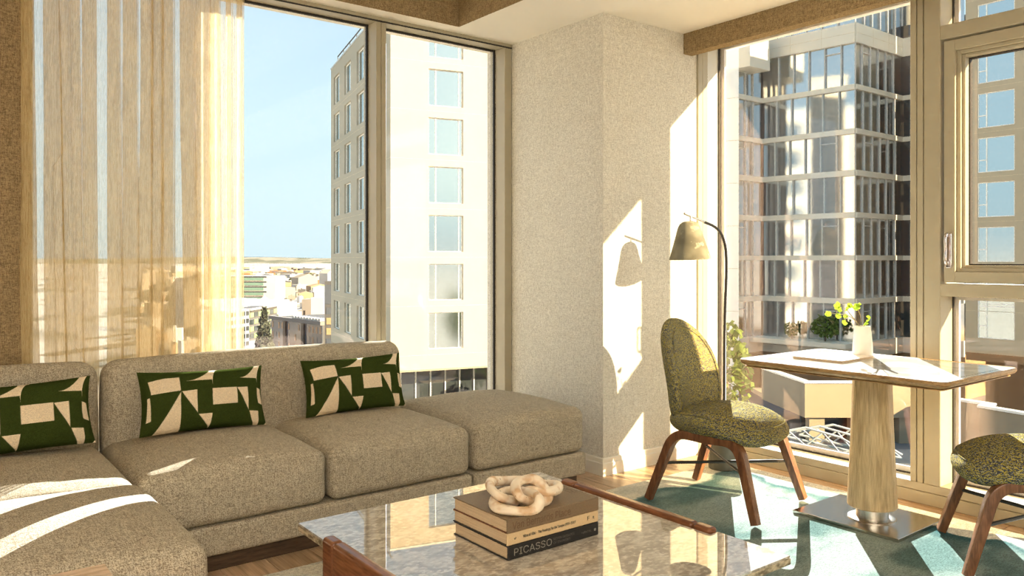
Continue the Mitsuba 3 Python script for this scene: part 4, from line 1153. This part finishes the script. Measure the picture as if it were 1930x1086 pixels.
b0, b1, b2, b3 = np.array([47.2, 20.2]), np.array([47.0, 18.2]), np.array([46.0, 18.1]), np.array([45.0, 12.5])
add('wall', wall_run([b0, b1, b2, b3], .4, -9.49, -6.72), TERRACE, pp)
add('cap', wall_run([b0, b1, b2, b3], .4, -6.72, -6.60, .08), WHITECAP, pp)
# steel trusses of a canopy over the street
rs3 = np.random.RandomState(3)
for i in range(3):
    k = root('canopy_truss', 'pale steel roof truss over the street below the parapet, %s' % ['nearest of three', 'middle of three', 'farthest of three'][i], 'truss')
    A = np.array([36.2 + i * .9, 24.6 - i * .25, -8.15]); B = A + np.array([3.9, -3.6, -1.15])
    up = np.array([0, 0, .95])
    nseg = 6
    P = [A + (B - A) * t for t in np.linspace(0, 1, nseg + 1)]
    add('chord', tube(np.array([P[0], P[3], P[-1]]), .07, 6), TRUSS, k)
    add('chord', tube(np.array([P[0] + up * .2, P[2] + up, P[4] + up * .9, P[-1] + up * .2]), .07, 6), TRUSS, k)
    for j in range(nseg):
        lo, hi = P[j], P[j + 1] + up * np.interp(j + 1, [0, 2, 4, 6], [.2, 1, .9, .2])
        if j % 2:
            lo, hi = P[j] + up * np.interp(j, [0, 2, 4, 6], [.2, 1, .9, .2]), P[j + 1]
        add('strut', tube(np.array([lo, (lo + hi) / 2, hi]), .045, 6), TRUSS, k)

# a darker office block across the street, outside the frame, that the tower's right face mirrors
mb = root('mirrored_block', 'office block with white floor slabs seen only in the glass tower panes', 'building')
for i in range(10):
    add('floor_slab', bx(84, 110, -14, 25, -8 + i * 3.4, -7.4 + i * 3.4), WHITECAP, mb)
add('core', bx(85.5, 110, -13, 24, -40, 26), SKYGLASS, mb)

# ---------------------------------------------------------------- the city plain
def f_ground(p, n, uv):
    a = noise(p.x * .012, p.y * .012, 1)
    b = noise(p.x * .07, p.y * .03, 2)
    return mix((.26, .25, .235), (.11, .115, .105), smoothstep(.5, .75, .5 * a + .5 * b))
mat('city_ground', {'type': 'diffuse', 'reflectance': proc(f_ground)})
lab(add('ground', (np.array([[-6000, -6000, -40.0], [9000, -6000, -40], [9000, 16000, -40], [-6000, 16000, -40]]), np.array([[0, 1, 2], [0, 2, 3]])), 'mat_city_ground'), 'pale plain that the city stands on', kind='structure')

def polar(px, depth):
    """Plan position seen at this bearing (tangent to the right of the viewing direction) and depth."""
    a = (px - 965) / 1485
    return np.array([FWD[0] + a * math.cos(YAW), FWD[1] - a * math.sin(YAW)]) * depth

def gable(w, l, h, rh):
    v = np.array([[-w, -l, 0], [w, -l, 0], [w, l, 0], [-w, l, 0], [-w, -l, h], [w, -l, h], [w, l, h], [-w, l, h], [0, -l, h + rh], [0, l, h + rh]], float)
    f = np.array([[0, 1, 5], [0, 5, 4], [1, 2, 6], [1, 6, 5], [2, 3, 7], [2, 7, 6], [3, 0, 4], [3, 4, 7], [4, 5, 8], [6, 7, 9], [5, 6, 9], [5, 9, 8], [7, 4, 8], [7, 8, 9]])
    return v, f
def parapet_box(w, l, h):
    return cat(bx(-w, w, -l, l, 0, h), bx(-w, w, -l, -l + .5, h, h + 1), bx(-w, w, l - .5, l, h, h + 1), bx(-w, -w + .5, -l, l, h, h + 1), bx(w - .5, w, -l, l, h, h + 1), bx(-w * .3, w * .1, -l * .3, l * .2, h, h + 2.2))
rc = np.random.RandomState(21)
taken = [(*polar(450, 716), 62), (*polar(480, 560), 78), (*polar(576, 304), 30), (*polar(619, 272), 10), (*polar(496, 412), 34), (*polar(448, 358), 20), (*polar(582, 336), 14), (*polar(498, 262), 8)]
depth = 300.0
count = 0
while depth < 3600 and count < 230:
    row = max(6, int(13 - depth / 700))
    for j in range(row):
        px = 270 + (j + rc.uniform(.1, .9)) * 430 / row
        if depth < 560 and 440 < px < 640:
            continue
        p = polar(px, depth * rc.uniform(.96, 1.04))
        s = depth / 1485 * rc.uniform(9, 20)
        w, l, h = min(s, 60), min(s * rc.uniform(.5, 1.1), 60), rc.uniform(4, 11) + (rc.uniform(6, 16) if rc.uniform() < .10 else 0)
        if any(math.hypot(p[0] - q[0], p[1] - q[1]) < math.hypot(w, l) + q[2] + 1 for q in taken):
            continue
        taken.append((p[0], p[1], math.hypot(w, l)))
        roof_ = rc.uniform() < .3
        g = gable(w, l, h, h * .25) if roof_ else parapet_box(w, l, h)
        v, f = move(g, rz(rc.uniform(-.5, .5)), (p[0], p[1], -40))
        ci = rc.choice(6, p=[.42, .2, .14, .12, .05, .07])
        k = add('city_building', (v, f), TOWN_MATS[ci])
        where = 'close behind the nearer blocks' if depth < 650 else ('in the middle of the plain' if depth < 1400 else 'far out towards the horizon')
        lab(k, '%s %s %s building in the hazy city, %s' % (['white', 'sand-coloured', 'grey', 'tan', 'brick-red', 'slate'][ci], 'gabled' if roof_ else 'flat-roofed', 'tall' if h > 12 else ('wide' if w > 22 else 'small'), where),
            'building', 'low buildings of the distant city')
        count += 1
    depth *= 1.085
# smaller houses further out, denser
tries = 0
while count < 290 and tries < 6000:
    tries += 1
    depth = math.exp(rc.uniform(math.log(620), math.log(3600)))
    p = polar(rc.uniform(436, 640), depth)
    s = depth / 1485 * rc.uniform(3.5, 8)
    w, l, h = min(s, 30), min(s * rc.uniform(.5, 1.0), 30), rc.uniform(3, 9)
    if any(math.hypot(p[0] - q[0], p[1] - q[1]) < math.hypot(w, l) + q[2] + 1 for q in taken):
        continue
    taken.append((p[0], p[1], math.hypot(w, l)))
    roof_ = rc.uniform() < .4
    ci = rc.choice(6, p=[.36, .2, .14, .12, .09, .09])
    v, f = move(gable(w, l, h, h * .3) if roof_ else parapet_box(w, l, h), rz(rc.uniform(-.5, .5)), (p[0], p[1], -40))
    k = add('city_building', (v, f), TOWN_MATS[ci])
    lab(k, '%s %s house between the larger buildings of the hazy city, %s' % (['white', 'sand-coloured', 'grey', 'tan', 'brick-red', 'slate'][ci], 'gabled' if roof_ else 'flat-roofed', 'nearer' if depth < 1000 else ('half-way out' if depth < 2000 else 'far out')),
        'building', 'low buildings of the distant city')
    count += 1
# trees among them
for i in range(36):
    while True:
        p = polar(rc.uniform(300, 690), math.exp(rc.uniform(math.log(330), math.log(2200))))
        q = rc.uniform(4, 8)
        if all(math.hypot(p[0] - t_[0], p[1] - t_[1]) > q + t_[2] + 1 for t_ in taken):
            break
    taken.append((p[0], p[1], q))
    ico = trimesh.creation.icosphere(subdivisions=2, radius=1.0)
    v = np.array(ico.vertices); v *= (1 + .35 * (meshkit.noise(v * 1.7 + i * 3, i)[:, None] - .5)) * [q, q, q * .8]
    k = add('city_tree', (v + [p[0], p[1], -40 + q * .7], np.array(ico.faces)), 'mat_city_tree', smooth=True)
    lab(k, 'round dark green tree crown between the low city buildings', 'tree', 'trees of the distant city')
princ('city_tree', (.035, .05, .022), .8)
# hills along the horizon
for i, (dist, hgt, w) in enumerate(((9500, 80, 15000), (12500, 125, 16000))):
    n = 160
    a = np.linspace(math.radians(-50), math.radians(75), n)
    hh = hgt * (.25 + .75 * meshkit.fbm(np.stack([a * 6 + i * 9, a * 0, a * 0], 1), 4, i))
    x, y = np.sin(a) * dist, np.cos(a) * dist
    v = np.vstack([np.stack([x, y, a * 0 - 40], 1), np.stack([x * 1.05, y * 1.05, hh - 40], 1), np.stack([x * 1.25, y * 1.25, a * 0 - 40], 1)])
    kk = add('hills', (v, grid_faces(3, n)), 'mat_hills', smooth=True)
    lab(kk, ['low hazy hills on the horizon', 'higher hazy hills behind the first ridge'][i], kind='structure')
def f_hills(p, n, uv):
    a = fbm(p.x * .004, p.y * .004, p.z * .02, 4)
    return mix((.155, .15, .13), (.08, .088, .07), smoothstep(.42, .6, a))
mat('hills', {'type': 'diffuse', 'reflectance': proc(f_hills)})

# ---------------------------------------------------------------- the nearer city blocks in the left pane
def cityblock(name, label, px0, px1, d0, z0, z1, depth_, skew=0.0, m='mat_town_0'):
    k = root(name, label, 'building')
    A, B = polar(px0, d0), polar(px1, d0 * (1 + skew))
    e = (B - A); Lx = np.linalg.norm(e); e = e / Lx
    nrm = np.array([e[1], -e[0]])
    add('body', quad_block(A, e, Lx, -nrm, depth_, z0, z1), m, k)
    return k, A, e, nrm, Lx
TEAL = mat('teal_glass', {'type': 'roughconductor', 'alpha': .05, 'eta': rgb(1.6), 'k': rgb(2.0), 'specular_reflectance': rgb(.62, .92, .90)})
princ('teal_panel', (.10, .185, .17), .4)
# teal-banded office
k, A, e, nrm, Lx = cityblock('teal_banded_office', 'office with teal and dark horizontal bands beside the curtain edge', 380, 519, 700, -40, -13, 30)
for i in range(6):
    z = -39 + i * 4.4
    add('window_band', on_face(A, e, nrm, bx(0, Lx * (.88 if i > 0 else 1), z + 2.4, z + 3.6, 0, .5)), DARKGLASS, k)
    add('floor_band', on_face(A, e, nrm, bx(0, Lx * (.84 if i > 0 else 1), z, z + 2.4, 0, .8)), 'mat_teal_panel', k)
# dark office block with pale slots and two black piers
k, A, e, nrm, Lx = cityblock('dark_office_block', 'dark slate office block with warm window slots above the sofa back', 513, 609, 292, -40, -19.8, 22, -.10, 'mat_town_5')
princ('slate_glass', (.055, .07, .095), .2)
princ('warm_slot', (.30, .19, .11), .5)
add('facade', on_face(A, e, nrm, bx(0, Lx, -40, -20.6, 0, .3)), 'mat_slate_glass', k)
add('roof_edge', on_face(A, e, nrm, bx(-.4, Lx + .3, -20.6, -19.4, -.5, 1.2)), 'mat_town_2', k)
for t in (.30, .66):
    add('pier', on_face(A, e, nrm, bx(Lx * t - .9, Lx * t + .9, -40, -20.7, .3, .9)), FRAME_DARK, k)
for r in range(5):
    z = -23.6 - r * 3.6
    for j in range(15):
        t = (j + .5) / 15
        if abs(t - .30) < .05 or abs(t - .66) < .05 or rc.uniform() < .22:
            continue
        add('window_slot', on_face(A, e, nrm, bx(Lx * t - .55, Lx * t + .45, z, z + 2.2, .3, .38)), 'mat_warm_slot' if (r % 2 == 0 or rc.uniform() < .3) else 'mat_slate_glass', k)
for j in range(10):
    add('roof_vent', on_face(A, e, nrm, bx(Lx * (.45 + .055 * j), Lx * (.45 + .055 * j) + 1.1, -19.4, -18.5, -2.5, .6)), 'mat_town_0', k)
# slim dark stair tower
k, A, e, nrm, Lx = cityblock('dark_stair_tower', 'slim dark glass tower beside the shaded hotel face', 612, 627, 236, -40, -5.2, 6, 0, 'mat_town_5')
add('top_panel', on_face(A, e, nrm, bx(0, Lx, -12, -6.2, 0, .2)), 'mat_slate_glass', k)
for r in range(8):
    add('window_slot', on_face(A, e, nrm, bx(.5, Lx - .5, -15 - r * 3.1, -13 - r * 3.1, 0, .15)), 'mat_warm_slot' if r % 3 else 'mat_slate_glass', k)
# green-panelled building
princ('green_panel', (.11, .18, .035), .5)
k, A, e, nrm, Lx = cityblock('green_panel_building', 'mid-rise with lime green panels behind the dark tree', 470, 522, 400, -40, -24.5, 14, .1, 'mat_town_5')
for r in range(4):
    for j in range(7):
        add('green_panel' if (r + j) % 2 else 'window', on_face(A, e, nrm, bx(j * Lx / 7 + .2, (j + 1) * Lx / 7 - .2, -39 + r * 3.6, -36.6 + r * 3.6, 0, .3)), 'mat_green_panel' if (r + j) % 2 else DARKGLASS, k)
add('roof_edge', on_face(A, e, nrm, bx(-1, Lx + 1, -24.6, -23.6, -1, 1)), 'mat_town_1', k)
# white apartments
k, A, e, nrm, Lx = cityblock('white_apartment_house', 'white apartment house with dark windows beside the curtain edge', 425, 470, 350, -40, -21.5, 14, .05, 'mat_town_0')
for r in range(5):
    for j in range(6):
        add('window', on_face(A, e, nrm, bx(j * Lx / 6 + .5, (j + 1) * Lx / 6 - .5, -38.6 + r * 3.5, -36.6 + r * 3.5, 0, .12)), DARKGLASS, k)
# long white roofs and a grey block
k, A, e, nrm, Lx = cityblock('long_white_hall', 'long low white-roofed hall behind the green building', 400, 560, 520, -40, -29.5, 70, .12, 'mat_town_0')
for j in range(5):
    add('roof_ridge', on_face(A, e, nrm, bx(0, Lx, -29.5, -28.3, -12 - j * 12, -8 - j * 12)), 'mat_town_0', k)
k, A, e, nrm, Lx = cityblock('grey_plant_block', 'grey block with a pale neighbour above the dark office roof', 569, 586, 330, -40, -15.3, 8, 0, 'mat_town_2')
add('annexe', quad_block(A + e * Lx, e, 5.2, -nrm, 8, -40, -14.6), 'mat_town_0', k)
add('door', on_face(A, e, nrm, bx(.6, 1.4, -22.4, -20, 0, .1)), FRAME_DARK, k)
q = polar(498, 262)
princ('conifer', (.035, .05, .045), .8)
tree('dark conifer in front of the green-panelled building', q[0], q[1], -40, 25, 5.2, 14, 'conifer', 'tree', 900, 1.1, .1, None, True, 'mat_conifer')
